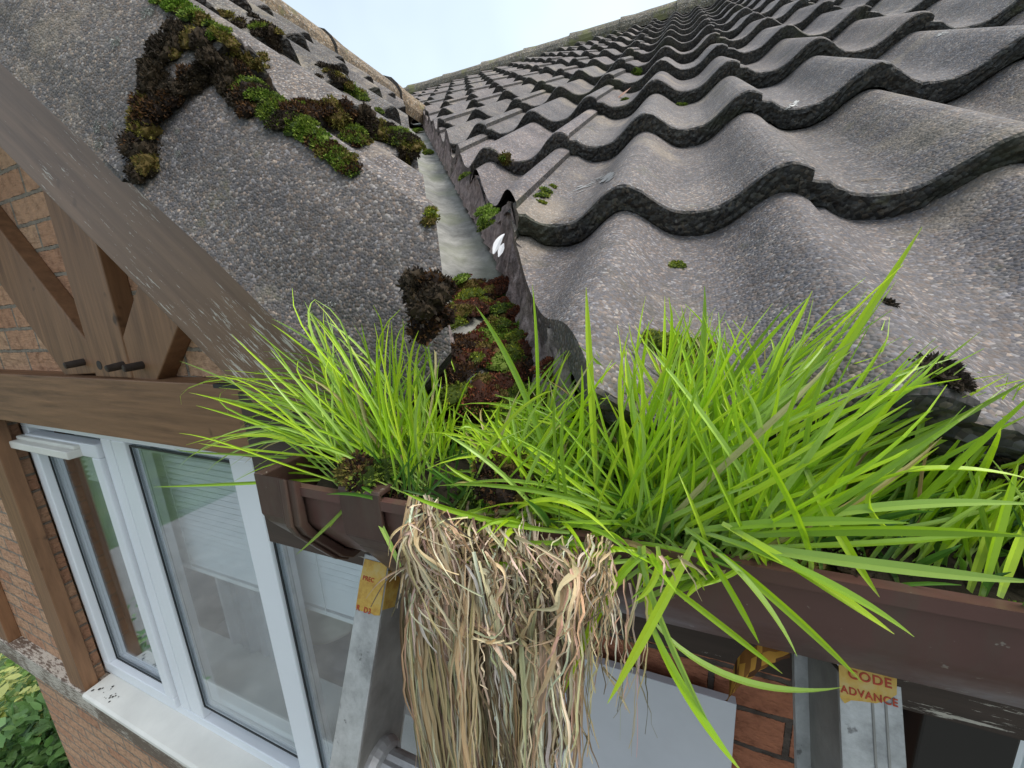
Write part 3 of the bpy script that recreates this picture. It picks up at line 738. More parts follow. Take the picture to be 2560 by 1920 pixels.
# ------------------------------------------------------------------ gutter
GY, GZ = .185, -.126
gp = [(0, 0), (-.004, .001), (-.004, -.006), (0, -.008), (0, -.030), (.004, -.038), (.028, -.070), (.036, -.076), (.090, -.078), (.110, -.055), (.114, .004), (.110, .004), (.106, -.052), (.088, -.074), (.038, -.072), (.031, -.067), (.0075, -.037), (.0035, -.029), (.0035, 0)]
def gsag(x): return .0015 * math.sin(x * 5) 
gutter = empty('gutter', (0, GY, GZ - .08)); tag(gutter, 'brown plastic gutter along the eaves overflowing with grass and moss', 'gutter')
def gpart(mb, name, mt, par=None, **k):
    o = mb.build(name, mt, **k)
    if par is None: o.parent = gutter; o.matrix_parent_inverse = Matrix.Translation(-V(gutter.location))
    else: o.parent = par
    return o
def gextr(mb, x0, x1, prof_, n=1, grow=0.0, mi=0, cap=True):
    o_ = len(mb.v); k = len(prof_)
    cy = sum(p[0] for p in prof_) / k; cz = -.035
    for i in range(n + 1):
        x = x0 + (x1 - x0) * i / n
        for a, b_ in prof_:
            da, db = a - .055, b_ + .035; l = math.hypot(da, db) or 1
            mb.v.append((x, GY + a + grow * da / l, GZ + b_ + grow * db / l + gsag(x)))
    for i in range(n):
        for j in range(k):
            a = o_ + i * k + j; b_ = o_ + i * k + (j + 1) % k
            mb.face((a, b_, b_ + k, a + k), mi)
    if cap: mb.face([o_ + j for j in range(k)], mi); mb.face([o_ + n * k + j for j in range(k)][::-1], mi)
mb = MB(); gextr(mb, -.262, 4.5, gp, 60); ch = gpart(mb, 'channel', M['pvc']); shade_auto(ch, 50)
# stop end: a solid cap with rim
mb = MB()
outl = gp[3:11] + [(.114, .004), (0, .002)]
outl = [(0, .002), (0, -.030), (.004, -.038), (.028, -.070), (.036, -.077), (.090, -.079), (.112, -.055), (.114, .004)]
o_ = len(mb.v)
mb.prism([(-.306, GY + a, GZ + b_) for a, b_ in outl], (.010, 0, 0))
def hoop(x0, x1, off, th):
    ins = []; out = []
    for a, b_ in outl[:]:
        da, db = a - .056, b_ + .03; l = math.hypot(da, db)
        ins.append((a + da / l * off, b_ + db / l * off)); out.append((a + da / l * (off + th), b_ + db / l * (off + th)))
    ring = out + ins[::-1]
    return ring, x0, x1
def addhoop(mb, x0, x1, off, th):
    ring, _, _ = hoop(x0, x1, off, th); n_ = len(outl); o_ = len(mb.v)
    for x in (x0, x1):
        for a, b_ in ring: mb.v.append((x, GY + a, GZ + b_))
    k = len(ring)
    for j in range(k - 1):
        mb.face((o_ + j, o_ + j + 1, o_ + j + 1 + k, o_ + j + k))
    for side in (0, k):
        for j in range(n_ - 1): mb.face((o_ + side + j, o_ + side + j + 1, o_ + side + k - 2 - j, o_ + side + k - 1 - j))
addhoop(mb, -.300, -.268, .001, .003)
addhoop(mb, -.268, -.250, .002, .007)
addhoop(mb, -.262, -.256, .009, .003)
cap_ = gpart(mb, 'stop_end', M['pvc2'], bevel=.0012); tag(cap_, 'dark ribbed end cap of the gutter')
mb = MB(); mb.box((-.306, GY + .055, GZ + .003), (-.235, GY + .118, GZ + .008)); gpart(mb, 'cap_clip', M['pvc'], bevel=.001)
# bracket strap with its gusset running back to the fascia
mb = MB()
bx0, bx1 = -.212, -.176
strap = [(-.0045, .004), (-.0045, -.031), (.0005, -.041), (.024, -.073)]
def ystrip(pts, x0s, x1s, th=.003):
    for i in range(len(pts) - 1):
        (a, b_), (c, d) = pts[i], pts[i + 1]
        p = [V((x0s[i], GY + a, GZ + b_)), V((x1s[i], GY + a, GZ + b_)), V((x1s[i + 1], GY + c, GZ + d)), V((x0s[i + 1], GY + c, GZ + d))]
        nn = (p[1] - p[0]).cross(p[2] - p[1]).normalized() * th
        mb.prism(p, nn)
arm = [(-.0045, .005), (-.0045, -.031), (.004, -.045), (.050, -.118), (.094, -.190), (.108, -.196)]
x0s = [bx0, bx0, bx0 + .002, bx0 + .006, bx0 + .010, bx0 + .011]; x1s = [bx1, bx1, bx1 - .001, bx1 - .003, bx1 - .006, bx1 - .006]
ystrip(arm, x0s, x1s)
for xs in (x0s, x1s):        # side webs: leave the box open between them
    k = xs is x1s
    poly = [V((xs[2], GY + .006, GZ - .045)), V((xs[3], GY + .051, GZ - .118)), V((xs[4], GY + .095, GZ - .190)), V((xs[4], GY + .117, GZ - .190)), V((xs[3], GY + .117, GZ - .079)), V((xs[2], GY + .034, GZ - .080))]
    mb.prism(poly, (-.002 if k else .002, 0, 0))
mb.box((bx0, GY - .004, GZ + .002), (bx1, GY + .010, GZ + .006))
br = gpart(mb, 'bracket', M['pvc2'], bevel=.0015); tag(br, 'brown gutter bracket whose tapered arm runs back below the gutter')
# soil bed in the gutter
mb = MB(); n, m_ = 260, 12
for i in range(n + 1):
    x = -.255 + 2.2 * i / n
    for j in range(m_ + 1):
        q = j / m_; y = GY + .005 + q * .112
        z = GZ - .012 + .018 * math.sin(q * math.pi) + .010 * noise.noise(V((x * 22, y * 30, 0))) + .006 * noise.noise(V((x * 90, y * 90, 3)))
        if x > .10: z -= .012 * min(1, (x - .10) / .1)
        if j == 0: z = min(z, GZ - .006)
        mb.v.append((x, y, z))
for i in range(n):
    for j in range(m_): a = i * (m_ + 1) + j; mb.face((a, a + m_ + 1, a + m_ + 2, a + 1))
soil = mb.build('soil', M['soil'], smooth=True, fixn=False); tag(soil, 'dark rotted soil filling the brown gutter', 'soil', kind='stuff')

# ------------------------------------------------------------------ ladder
lad = empty('ladder', (-.07, -1.8, -5.2)); tag(lad, 'worn aluminium ladder leaning on the eaves with torn yellow stickers', 'ladder')
LINV = Matrix.Translation(-V(lad.location))
LD = V((0, -.423, -.906)).normalized(); LN = V((0, -.906, .423)).normalized()   # down the ladder; out of its front
LP = V((0, .225, -.250))
def lp(x, t, d): return V((x, 0, 0)) + LP + LD * t - LN * d     # d: depth behind the front face
def lpart(mb, name, mt, par=None, **k):
    o = mb.build(name, mt, **k)
    if par is None: o.parent = lad; o.matrix_parent_inverse = LINV
    else: o.parent = par
    return o
T0, T1 = -.030, 5.45
def channel_stile(x0, x1, side, grooves):
    mb = MB(); dep = .060; fl = .022
    # front, back and web of a C section, open to the outside (side = +1: web on the right)
    def bar(a0, a1, d0, d1, mi=0):
        mb.prism([lp(a0, T0, d0), lp(a1, T0, d0), lp(a1, T0, d1), lp(a0, T0, d1)], LD * (T1 - T0), mi)
    bar(x0, x1, 0, .003); bar(x0, x1, dep, dep + .003)
    if side > 0: bar(x1 - .003, x1, .003, dep, 1)
    else: bar(x0, x0 + .003, .003, dep, 1)
    for g in grooves:
        a = x0 + (x1 - x0) * g; bar(a - .0006, a + .0006, -.0006, .0, 1)
    return lpart(mb, 'stile', [M['alu'], M['alu_in']], bevel=.0009)
XL0, XL1 = -.2585, -.2300
XR0, XR1 = .0945, .1225
st1 = channel_stile(XL0, XL1, +1, ()); tag(st1, 'left ladder stile beside the dead grass')
st2 = channel_stile(XR0, XR1, -1, (.53, .74)); tag(st2, 'right ladder stile in front of the brick pier')
mb = MB(); mb.prism([lp(XR0 - .008, T0, .057), lp(XR0, T0, .057), lp(XR0, T0, .063), lp(XR0 - .008, T0, .063)], LD * 5); lpart(mb, 'stile_flange', M['alu'])
for k in range(1, 20):
    t_ = .148 + (k - 1) * .28
    mb = MB(); pts = []
    ctr = lambda x: lp(x, t_, .030)
    o_ = len(mb.v); seg = 28
    for x in (XL1 - .0005, XR0 + .0005):
        for j in range(seg):
            a = 2 * math.pi * j / seg; r = .0165 if j % 4 else .0150
            mb.v.append(tuple(ctr(x) + LD * math.cos(a) * r * 1.0 + LN * math.sin(a) * r * 1.05))
    for j in range(seg): mb.face((o_ + j, o_ + (j + 1) % seg, o_ + seg + (j + 1) % seg, o_ + seg + j))
    r_ = lpart(mb, 'rung', M['alu'])
    if k < 3:
        for x, s_ in ((XL1, 1), (XR0, -1)):
            mb = MB(); mb.tube([ctr(x), ctr(x + s_ * .004), ctr(x + s_ * .009), ctr(x + s_ * .011)], [.0235, .0235, .0205, .0170], 24)
            lpart(mb, 'rung_collar', M['alu'], r_, smooth=False)
# stickers
def text(body, size, loc, xdir, ydir, mt, name, par, ext=.0002, sc=(1, 1)):
    cu = bpy.data.curves.new(name, 'FONT'); cu.body = body; cu.size = size; cu.extrude = ext; cu.space_character = 1.12; cu.offset = size * .018
    cu.materials.append(mt); o = bpy.data.objects.new(name, cu); S.collection.objects.link(o)
    z_ = xdir.cross(ydir).normalized()
    mm = Matrix.Identity(4)
    for i in range(3): mm[i][0] = xdir[i] * sc[0]; mm[i][1] = ydir[i] * sc[1]; mm[i][2] = z_[i]; mm[i][3] = loc[i]
    if par is not None: o.parent = par; 
    o.matrix_world = mm
    if par is not None:
        o.matrix_basis = mm; o.parent = par
    return o
def sticker(pts, d, name, par):
    mb = MB(); mb.prism([lp(x, t, d) for x, t in pts], LN * .0005); return lpart(mb, name, M['sticker'])
sa = sticker([(XL0 + .002, -.026), (XL1 - .0005, -.026), (XL1 - .0005, .016), (XL1 - .006, .0172), (XL0 + .016, .0158), (XL0 + .008, .0172), (XL0 + .001, .0162), (XL0 + .0005, -.006)], -.0004, 'sticker', st1)
tag(sa, 'yellow sticker band with red lettering on the left stile')
mb = MB(); mb.prism([lp(XL1, -.02, .001), lp(XL1, .012, .001), lp(XL1, .014, .018), lp(XL1, -.02, .022)], V((.0005, 0, 0))); lpart(mb, 'sticker', M['sticker'])
XD = V((1, 0, 0)); YD = -LD
def ltext(body, size, x, t, sc=(1, 1)):
    o = text(body, size, lp(x, t, -.0011), XD, YD, M['redink'], 'lettering', None, sc=sc); mw = o.matrix_basis.copy()
    bpy.context.view_layer.update(); me = bpy.data.meshes.new_from_object(o.evaluated_get(bpy.context.evaluated_depsgraph_get()))
    o2 = bpy.data.objects.new('lettering', me); S.collection.objects.link(o2); bpy.data.objects.remove(o)
    o2.parent = lad; o2.matrix_parent_inverse = LINV; o2.matrix_basis = mw; return o2
ltext('PREC', .0052, XL0 + .0035, -.0085); ltext('R  D3', .0062, XL0 + .002, .0172)
sb = sticker([(XR0 - .000, -.034), (XR1 - .002, -.034), (XR1 - .0025, -.026), (XR1 - .007, -.0215), (XR1 - .012, -.0188), (XR1 - .018, -.0180), (XR1 - .023, -.0170), (XR0 + .002, -.0145), (XR0 - .0, -.017)], -.0004, 'sticker', st2)
tag(sb, 'torn orange-yellow sticker reading advance on the right stile')
ltext('ADVANCE', .0054, XR0 + .0004, -.0200, (.93, 1)); ltext('CODE', .0066, XR0 + .004, -.0285)

# ------------------------------------------------------------------ peeled orange scrap hanging below the gutter
mb = MB(); ctrl = [at2(1570, 1490, .235), at2(1590, 1455, .235), at2(1640, 1420, .238), at2(1700, 1400, .245)]
sc_ = []
for i in range(13):
    f = i / 12 * 3; k = min(2, int(f)); p = ctrl[k].lerp(ctrl[k + 1], f - k); wdt = .004 + .009 * math.sin(math.pi * min(1, .12 + i / 12)) 
    row = []
    for j in range(7):
        q = (j / 6 - .5) * 2; row.append(p + V((.15, .2, 1)).normalized() * wdt * q + V((0, -.006 * (1 - q * q) + .002 * noise.noise(p * 200 + V((0, 0, j))), .0015 * noise.noise(p * 300 + V((j, 0, 0))))))
    sc_.append(row)
for r_ in sc_: mb.v += [tuple(p) for p in r_]
for i in range(12):
    for j in range(6):
        a = i * 7 + j; k = noise.noise(V((i * .8, j * .8, 0))); c = (.48, .24, .04) if k > .05 else (.22, .09, .02) if k > -.25 else (.10, .04, .015)
        mb.face((a, a + 1, a + 8, a + 7), 0, c)
o = mb.build('dead_leaf', M['straw'], smooth=True, fixn=False); tag(o, 'curled orange-brown dead leaf hanging below the gutter over the grey sheet corner', 'leaf')
# white feather by the valley
fp = at2(1066, 548, .43); ft = at2(1090, 506, .445)
mb = MB(); pts = [fp.lerp(ft, i / 6) + V((0, 0, .004 * math.sin(i / 6 * 3))) for i in range(7)]
mb.ribbon(pts, [.002, .007, .009, .008, .006, .004, .001], V((1, .2, .1)), .15, 0, [(.8, .8, .82)] * 6)
mb.ribbon([p + V((.006, 0, -.004)) for p in pts[:4]], [.001, .006, .006, .001], V((1, .6, .1)), .1, 0, [(.75, .75, .78)] * 3)
o = mb.build('feather', M['straw'], fixn=False); tag(o, 'small white feather on the mortar edge of the valley', 'feather')
#<MOSS>
# ------------------------------------------------------------------ moss, lichen, droppings
from mathutils.bvhtree import BVHTree
bvR = BVHTree.FromPolygons([V(v_) for v_ in mbR.v], mbR.f); bvD = BVHTree.FromPolygons([V(v_) for v_ in mbD.v], mbD.f)
bvG = BVHTree.FromPolygons([v_.co.copy() for v_ in soil.data.vertices], [tuple(p_.vertices) for p_ in soil.data.polygons])
def surf(px, py, bv, fall=None):      # the spot of a roof that the photograph shows at this pixel
    r = ray(px * K, py * K).normalized(); h = bv.ray_cast(V((0, 0, 0)), r, 30)
    if h[0] is None: return (fall, V((0, 0, 1))) if fall is not None else (None, None)
    n_ = h[1] if h[1].dot(r) < 0 else -h[1]
    return h[0], n_
G1 = [(.07, .12, .015), (.11, .17, .02), (.16, .21, .03), (.035, .06, .01)]
GB = [(.12, .20, .02), (.16, .26, .03), (.08, .15, .015), (.20, .28, .05)]
BR = [(.06, .028, .014), (.035, .018, .010), (.10, .05, .02), (.02, .012, .008)]
RD = [(.13, .035, .018), (.09, .025, .014), (.18, .06, .03), (.05, .02, .012)]
BK = [(.016, .013, .011), (.028, .021, .016), (.03, .024, .017), (.05, .035, .02)]
YL = [(.20, .24, .02), (.28, .30, .03), (.14, .18, .02), (.07, .10, .015)]
OL = [(.13, .12, .022), (.19, .17, .035), (.08, .075, .018), (.14, .10, .03)]
TN = [(.20, .13, .07), (.14, .09, .045), (.09, .055, .03)]
def moss(blobs, label, name='moss_cushion', group='moss cushions on the roofs and gutter', leaf=.0017, dens=1.0, seed=1, kind=None, cat='moss', height=.45):
    """blobs: (centre, normal, radius, palette)"""
    r = random.Random(seed); mb = MB(); cent = sum((b_[0] for b_ in blobs), V((0, 0, 0))) / len(blobs)
    for (c, n_, rad, pal) in blobs:
        n_ = n_.normalized(); u = n_.orthogonal().normalized(); w_ = n_.cross(u)
        # lumpy body
        o_ = len(mb.v); k, rows = 14, 6
        dark = tuple(x * .8 for x in pal[-1])
        for i in range(rows + 1):
            th_ = math.pi / 2 * i / rows
            for j in range(k):
                a = 2 * math.pi * j / k
                d = u * math.cos(a) * math.cos(th_) + w_ * math.sin(a) * math.cos(th_)
                q = rad * (1 + .5 * noise.noise(c * 60 + d * 2.2 + n_ * i * .3))
                p = c + d * q * .93 + n_ * (math.sin(th_) * q * height - rad * .12)
                mb.v.append(tuple(p))
        for i in range(rows):
            for j in range(k):
                a = o_ + i * k + j; b_ = o_ + i * k + (j + 1) % k; mb.face((a, b_, b_ + k, a + k), 0, dark)
        area = 2 * math.pi * rad * rad; cnt = int(min(2600, dens * area / (leaf * leaf) * 1.5))
        for _ in range(cnt):
            z = r.random() ** .8; a = r.uniform(0, 2 * math.pi); s_ = math.sqrt(max(0, 1 - z * z))
            d = (u * math.cos(a) + w_ * math.sin(a)) * s_; jj = .93 + .1 * r.random()
            q = rad * (1 + .5 * noise.noise(c * 60 + (d / (s_ + 1e-6)) * 2.2 + n_ * .9)) * jj
            p = c + d * q + n_ * (z * q * height - rad * .12)
            dirn = (d + n_ * z * 1.2 + V((r.gauss(0, .5), r.gauss(0, .5), r.gauss(0, .5)))).normalized()
            sd2 = dirn.cross(V((r.gauss(0, 1), r.gauss(0, 1), r.gauss(0, 1)))).normalized()
            ll = leaf * r.uniform(.7, 1.9); ww = leaf * r.uniform(.25, .5)
            g = noise.noise(p * 45) * .5 + .5; ci = min(len(pal) - 1, int((g * .7 + r.random() * .45) * len(pal)))
            col = pal[max(0, ci)]; kk = r.uniform(.7, 1.35)
            mb.add([p - sd2 * ww, p + sd2 * ww, p + dirn * ll + sd2 * ww * .2, p + dirn * ll * .6 - sd2 * ww * 1.1], [(0, 1, 2, 3)], 0, tuple(x * kk for x in col))
    o = mb.build(name, M['moss'], fixn=False, loc=tuple(cent)); tag(o, label, cat, group, kind); return o
def path(pts, bv, rad, pals, n, jit=8, seed=3, lift=0.0, fallY=None):
    r = random.Random(seed); out = []
    for i in range(n):
        f = i / max(1, n - 1) * (len(pts) - 1); k = min(len(pts) - 2, int(f)) if len(pts) > 1 else 0
        a, b_ = pts[k], pts[min(k + 1, len(pts) - 1)]; q = f - k
        x = a[0] + (b_[0] - a[0]) * q + r.gauss(0, jit); y = a[1] + (b_[1] - a[1]) * q + r.gauss(0, jit)
        c, n_ = surf(x, y, bv)
        if c is None:
            if fallY is None: continue
            c = at2(x, y, fallY); n_ = V((.2, -.5, 1)).normalized()
        rr_ = rad * r.uniform(.35, 1.2)
        if not isinstance(rad, float): rr_ = rad[0]
        n_ = (n_ + V((0, 0, .6))).normalized()
        out.append((c + n_ * lift, n_, rr_, r.choice(pals)))
    return out
moss(path([(312, 380), (310, 320), (318, 250), (330, 175), (350, 115), (385, 90)], bvD, .0125, [BK, BK, BK, BR, OL], 42, 9, 2), 'big black and brown moss crust hanging down the verge over the barge board', dens=.9, leaf=.0019, seed=4, height=.8)
moss(path([(390, 80), (440, 95), (480, 135), (520, 190), (545, 235)], bvD, .0115, [BK, BK, BR, OL], 26, 9, 5), 'black moss crust arching over the first roll of the dormer roof', dens=.9, leaf=.0018, seed=6, height=.8)
moss(path([(345, 240), (372, 205), (405, 172), (440, 155), (480, 165), (520, 215)], bvD, .0095, [BK, BK, BR], 34, 8, 55), 'black moss filling the gap under the arch of the first dormer roll', seed=56, height=.7)
moss(path([(350, -5), (400, 22), (440, 45), (490, 85)], bvD, .010, [GB, G1, OL], 20, 7, 7), 'light green moss strip at the very top left of the dormer roof', seed=8)
moss(path([(525, 175), (560, 205), (600, 235), (640, 275)], bvD, .013, [G1, GB, G1, BK], 34, 9, 9), 'green moss in the first trough just right of the black crust', seed=10)
moss(path([(500, 105), (545, 130), (570, 135)], bvD, .008, [OL, G1], 10, 8, 31), 'small olive moss patch above the first trough moss', seed=32)
moss(path([(640, 235), (690, 235), (730, 250), (765, 280), (780, 300)], bvD, .014, [BR, OL, TN, BR, G1], 40, 9, 11), 'rusty brown moss on the second roll nose of the dormer', leaf=.0022, seed=12)
moss(path([(660, 285), (700, 310), (735, 340), (770, 368)], bvD, .009, [OL, GB, G1, BR], 34, 6, 13), 'olive green moss trail running down the middle of the dormer trough', seed=14)
moss(path([(790, 265), (830, 285), (870, 305), (905, 325)], bvD, .020, [OL, BK, G1, BK], 40, 9, 15), 'large dark olive moss mass on the dormer beside the valley', leaf=.0024, seed=16)
moss(path([(500, 35), (560, 62), (590, 72)], bvD, .014, [G1, OL, BK], 14, 8, 17), 'dark green moss on an upper dormer nose near the skyline', leaf=.0028, seed=18)
moss(path([(700, 150), (720, 160), (735, 172)], bvD, .014, [BK, OL], 9, 6, 19), 'black moss lump on a dormer nose in mid slope', leaf=.0028, seed=20)
moss(path([(745, 180), (790, 215)], bvD, .013, [G1, OL], 14, 4, 51), 'thin green moss line near the dormer ridge', leaf=.0028, seed=52)
vp = solve_valley(1.35, -.04)
for px_, py_, rd_, pal, lab, Y_ in ((933, 352, .026, GB, 'bright green moss clump blocking the valley lead', 1.42), (902, 282, .030, GB, 'tiny bright green moss cushion far up the valley', 2.1), (922, 330, .024, G1, 'dark green moss hanging at the valley edge of the dormer', 1.5)):
    c = at2(px_, py_, Y_); moss([(c, V((.1, -.5, 1)), rd_, pal), (c + V((.015, -.01, -.008)), V((0, -.4, 1)), rd_ * .8, G1)], lab, leaf=.0028, seed=int(px_))
moss(path([(928, 455), (930, 480)], bvD, .006, [OL, YL], 7, 3, 21, fallY=.60), 'yellowish moss strip between dormer tile edge and lead', seed=22)
c = at2(918, 652, .232)
bl_ = []; r_ = random.Random(23)
for i in range(16): bl_.append((c + V((r_.gauss(0, .007), r_.gauss(0, .007), r_.gauss(0, .008))), V((.2, -.7, .6)), r_.uniform(.007, .011), r_.choice([BR, BK, BR])))
moss(bl_, 'dark brown moss tuft on the lowest corner of the dormer roof', leaf=.0022, seed=24, height=1.0)
moss([(at2(1052, 470, .52), V((-.3, -.4, .8)), .017, GB), (at2(1045, 455, .53), V((-.3, -.4, .8)), .013, GB), (at2(1050, 488, .51), V((-.3, -.4, .8)), .012, G1)], 'rounded bright green moss cushion on the mortar edge of the valley', seed=25)
moss(path([(1165, 437), (1180, 420), (1198, 402)], bvR, .007, [YL, G1], 9, 3, 26), 'small yellow-green moss along a joint between two tiles', seed=27, leaf=.0018)
moss([(at2(1002, 382, .72), V((-.3, -.4, .8)), .012, G1)], 'small green moss tuft on the mortar beside the lead', seed=28)
for px_, py_, rd_, pal, lab in ((1465, 573, .0075, YL, 'small round yellowish moss cushion alone on the lower tile'), (1350, 216, .011, G1, 'little green moss cushion under the dry pink leaf'), (1472, 228, .011, G1, 'tiny green moss in a tile trough below the second nose'), (1376, 158, .016, GB, 'tiny green moss cushion far up the main roof'),
        (1920, 655, .0035, BK, 'tiny black moss speck on the big lower tile'), (1092, 343, .012, OL, 'small olive moss on a tile end near the valley'), (2030, 800, .0085, BK, 'black moss lump at the right end of the lowest tile'), (2060, 818, .007, BK, 'second black moss lump beside the pale orange patch'), (2150, 1010, .009, BK, 'black moss lump behind the grass at the right')):
    c, n_ = surf(px_, py_, bvR)
    if c is None: continue
    r_ = random.Random(px_)
    moss([(c, n_, rd_, pal)] + [(c + V((r_.gauss(0, rd_ * .5), r_.gauss(0, rd_ * .5), 0)), n_, rd_ * r_.uniform(.4, .7), r_.choice([pal, G1 if pal is not BK else BK])) for _ in range(4)], lab, leaf=max(.0014, rd_ * .2), seed=px_)
bl_ = path([(1420, 745), (1450, 740), (1485, 760), (1520, 780), (1480, 790), (1450, 770), (1510, 800), (1470, 815)], bvR, .011, [YL, YL, YL, G1, GB], 26, 9, 29)
moss(bl_, 'largest bright yellow-green moss cushion on the lowest tile behind the grass', leaf=.0016, seed=30, height=.7)
# valley foot: a mat of red-brown and green moss
r_ = random.Random(33); bl_ = []
lead_o = [o_x for o_x in bpy.data.objects if o_x.name == 'valley_lead'][0]
bvL = BVHTree.FromPolygons([v_.co.copy() for v_ in lead_o.data.vertices], [tuple(p_.vertices) for p_ in lead_o.data.polygons])
for i in range(210):
    py_ = 622 + r_.random() * 360; f = (py_ - 622) / 330; px_ = r_.uniform(985 - 40 * f, 1130 + 180 * min(1, f))
    c, n_ = surf(px_, py_, bvL)
    if c is None or c.y > .62:
        c, n_ = surf(px_, py_, bvG)
        if c is None: c = at2(px_, py_, .30)
    c = c + V((0, -.004, .006 + .010 * r_.random()))
    bl_.append((c, V((r_.gauss(0, .2), -.4, 1)), r_.uniform(.009, .019), r_.choice([RD, RD, BR, GB, G1, YL, RD, OL, BR])))
moss(bl_, 'thick mat of rusty red and green moss filling the foot of the valley', leaf=.0018, seed=34, height=.5, dens=.8)
# gutter moss
def gut(x0, x1, n, pals, label, seed, rad=(.007, .013), dy=(.0, .10), up=.0):
    r = random.Random(seed); out = []
    for i in range(n):
        x = r.uniform(x0, x1); y = GY + .008 + r.uniform(*dy); out.append((V((x, y, GZ - .006 + up + r.uniform(-.004, .004))), V((r.gauss(0, .2), r.gauss(-.1, .2), 1)), r.uniform(*rad), r.choice(pals)))
    return moss(out, label, leaf=.0019, seed=seed, dens=.75)
c = at2(782, 1032, .190)
r_ = random.Random(40); moss([(c + V((r_.gauss(0, .006), r_.gauss(0, .006), r_.gauss(0, .004))), V((-.1, -.5, .9)), r_.uniform(.006, .010), r_.choice([G1, OL, G1, BR])) for _ in range(16)], 'green and brown moss lump on the gutter edge at the foot of the left tuft', leaf=.0022, seed=41, height=.9)
gut(-.20, -.06, 44, [G1, BK, G1, BR], 'dark green moss between the left and middle tufts in the gutter', 42)
c = at2(1105, 1030, .20); r_ = random.Random(46); moss([(c + V((r_.gauss(0, .010), r_.gauss(0, .006), r_.gauss(0, .004))), V((-.1, -.5, .9)), r_.uniform(.006, .011), r_.choice([BR, BK, BR, OL])) for _ in range(22)], 'brown rotted root clump at the head of the dead grass', leaf=.0019, seed=47, height=.8)
gut(-.08, .10, 60, [BR, G1, BK, BR, OL], 'brown mossy litter around the grass roots in the gutter', 43)
gut(.08, .34, 90, [G1, GB, G1, OL], 'fresh green moss along the right part of the gutter', 44, up=-.006)
gut(.34, .9, 60, [G1, OL], 'mossy gutter bed running on past the right edge', 45, rad=(.012, .02), up=-.006)
# streaks of bird lime on the tiles
def lime(pts, wpx, label, seed, col=(.62, .62, .60)):
    r = random.Random(seed); mb = MB()
    for i in range(26):
        f = r.random(); a, b_ = pts; x = a[0] + (b_[0] - a[0]) * f; y = a[1] + (b_[1] - a[1]) * f + r.gauss(0, wpx * .32)
        c, n_ = surf(x, y, bvR)
        if c is None: continue
        d1, n1 = surf(x + (b_[0] - a[0]) * .05, y + (b_[1] - a[1]) * .05, bvR)
        if d1 is None or (d1 - c).length > .05: continue
        u = (d1 - c).normalized(); w_ = n_.cross(u).normalized(); L_ = (d1 - c).length * r.uniform(1, 3); W_ = L_ * r.uniform(.12, .3); k = 9
        ps = [c + n_ * .0009 + u * math.cos(2 * math.pi * j / k) * L_ * r.uniform(.7, 1.1) + w_ * math.sin(2 * math.pi * j / k) * W_ * r.uniform(.5, 1.2) for j in range(k)]
        kk = r.uniform(.7, 1); mb.add(ps, [tuple(range(k))], 0, tuple(x_ * kk for x_ in col))
    o = mb.build('bird_dropping', M['straw'], fixn=False); tag(o, label, None); o.parent = main_roof; o['kind'] = 'stuff'; return o
lime(((1240, 412), (1325, 378)), 12, 'chalky white streak on the first tile nose left', 61, (.34, .34, .34))
lime(((1690, 240), (1722, 222)), 8, 'small white splash on a second row tile', 62)
lime(((2020, 78), (2065, 62)), 6, 'thin white streak at the upper right', 63)
lime(((1850, 392), (1905, 388)), 6, 'pale ochre stain on a tile', 64, (.24, .19, .13))
lime(((1190, 480), (1235, 472)), 7, 'ochre stain at the first nose', 65, (.26, .20, .14))
def lichen(px_, py_, rad, seed):
    c, n_ = surf(px_, py_, bvD)
    if c is None: return
    r = random.Random(seed); mb = MB(); u = n_.orthogonal().normalized(); w_ = n_.cross(u)
    for _ in range(60):
        a = r.uniform(0, 6.28); q = rad * r.random() ** .6; p = c + (u * math.cos(a) + w_ * math.sin(a)) * q + n_ * .0008; e = rad * .22; k = r.uniform(.6, 1.1)
        d = (n_ + V((r.gauss(0, .7), r.gauss(0, .7), r.gauss(0, .7)))).normalized(); t_ = d.orthogonal().normalized() * e * .6
        mb.add([p - t_, p + t_, p + d * e], [(0, 1, 2)], 0, (.34 * k, .35 * k, .33 * k))
    o = mb.build('lichen', M['moss'], fixn=False); o.parent = dorm; o['kind'] = 'stuff'
for i_, q_ in enumerate(((212, 275, .006), (240, 272, .0045), (216, 312, .006), (250, 95, .007), (716, 660, .0055), (320, 30, .008), (385, 285, .003), (387, 335, .004))): lichen(*q_, 200 + i_)
# dry leaf on the main roof
c, n_ = surf(1345, 212, bvR)
if c is not None:
    mb = MB(); u = V((1, .25, .35)).normalized(); pts = [c + n_ * .004 + u * (.045 * (i / 6 - .5)) + V((0, 0, .012 * (i / 6) ** 2)) for i in range(7)]
    mb.ribbon(pts, [.002, .010, .016, .018, .014, .008, .001], V((0, 1, .5)), .3, 0, [(.42, .26, .20)] * 6)
    o = mb.build('dry_leaf', M['straw'], fixn=False); tag(o, 'pinkish dry leaf lying on the main roof tiles', 'leaf')
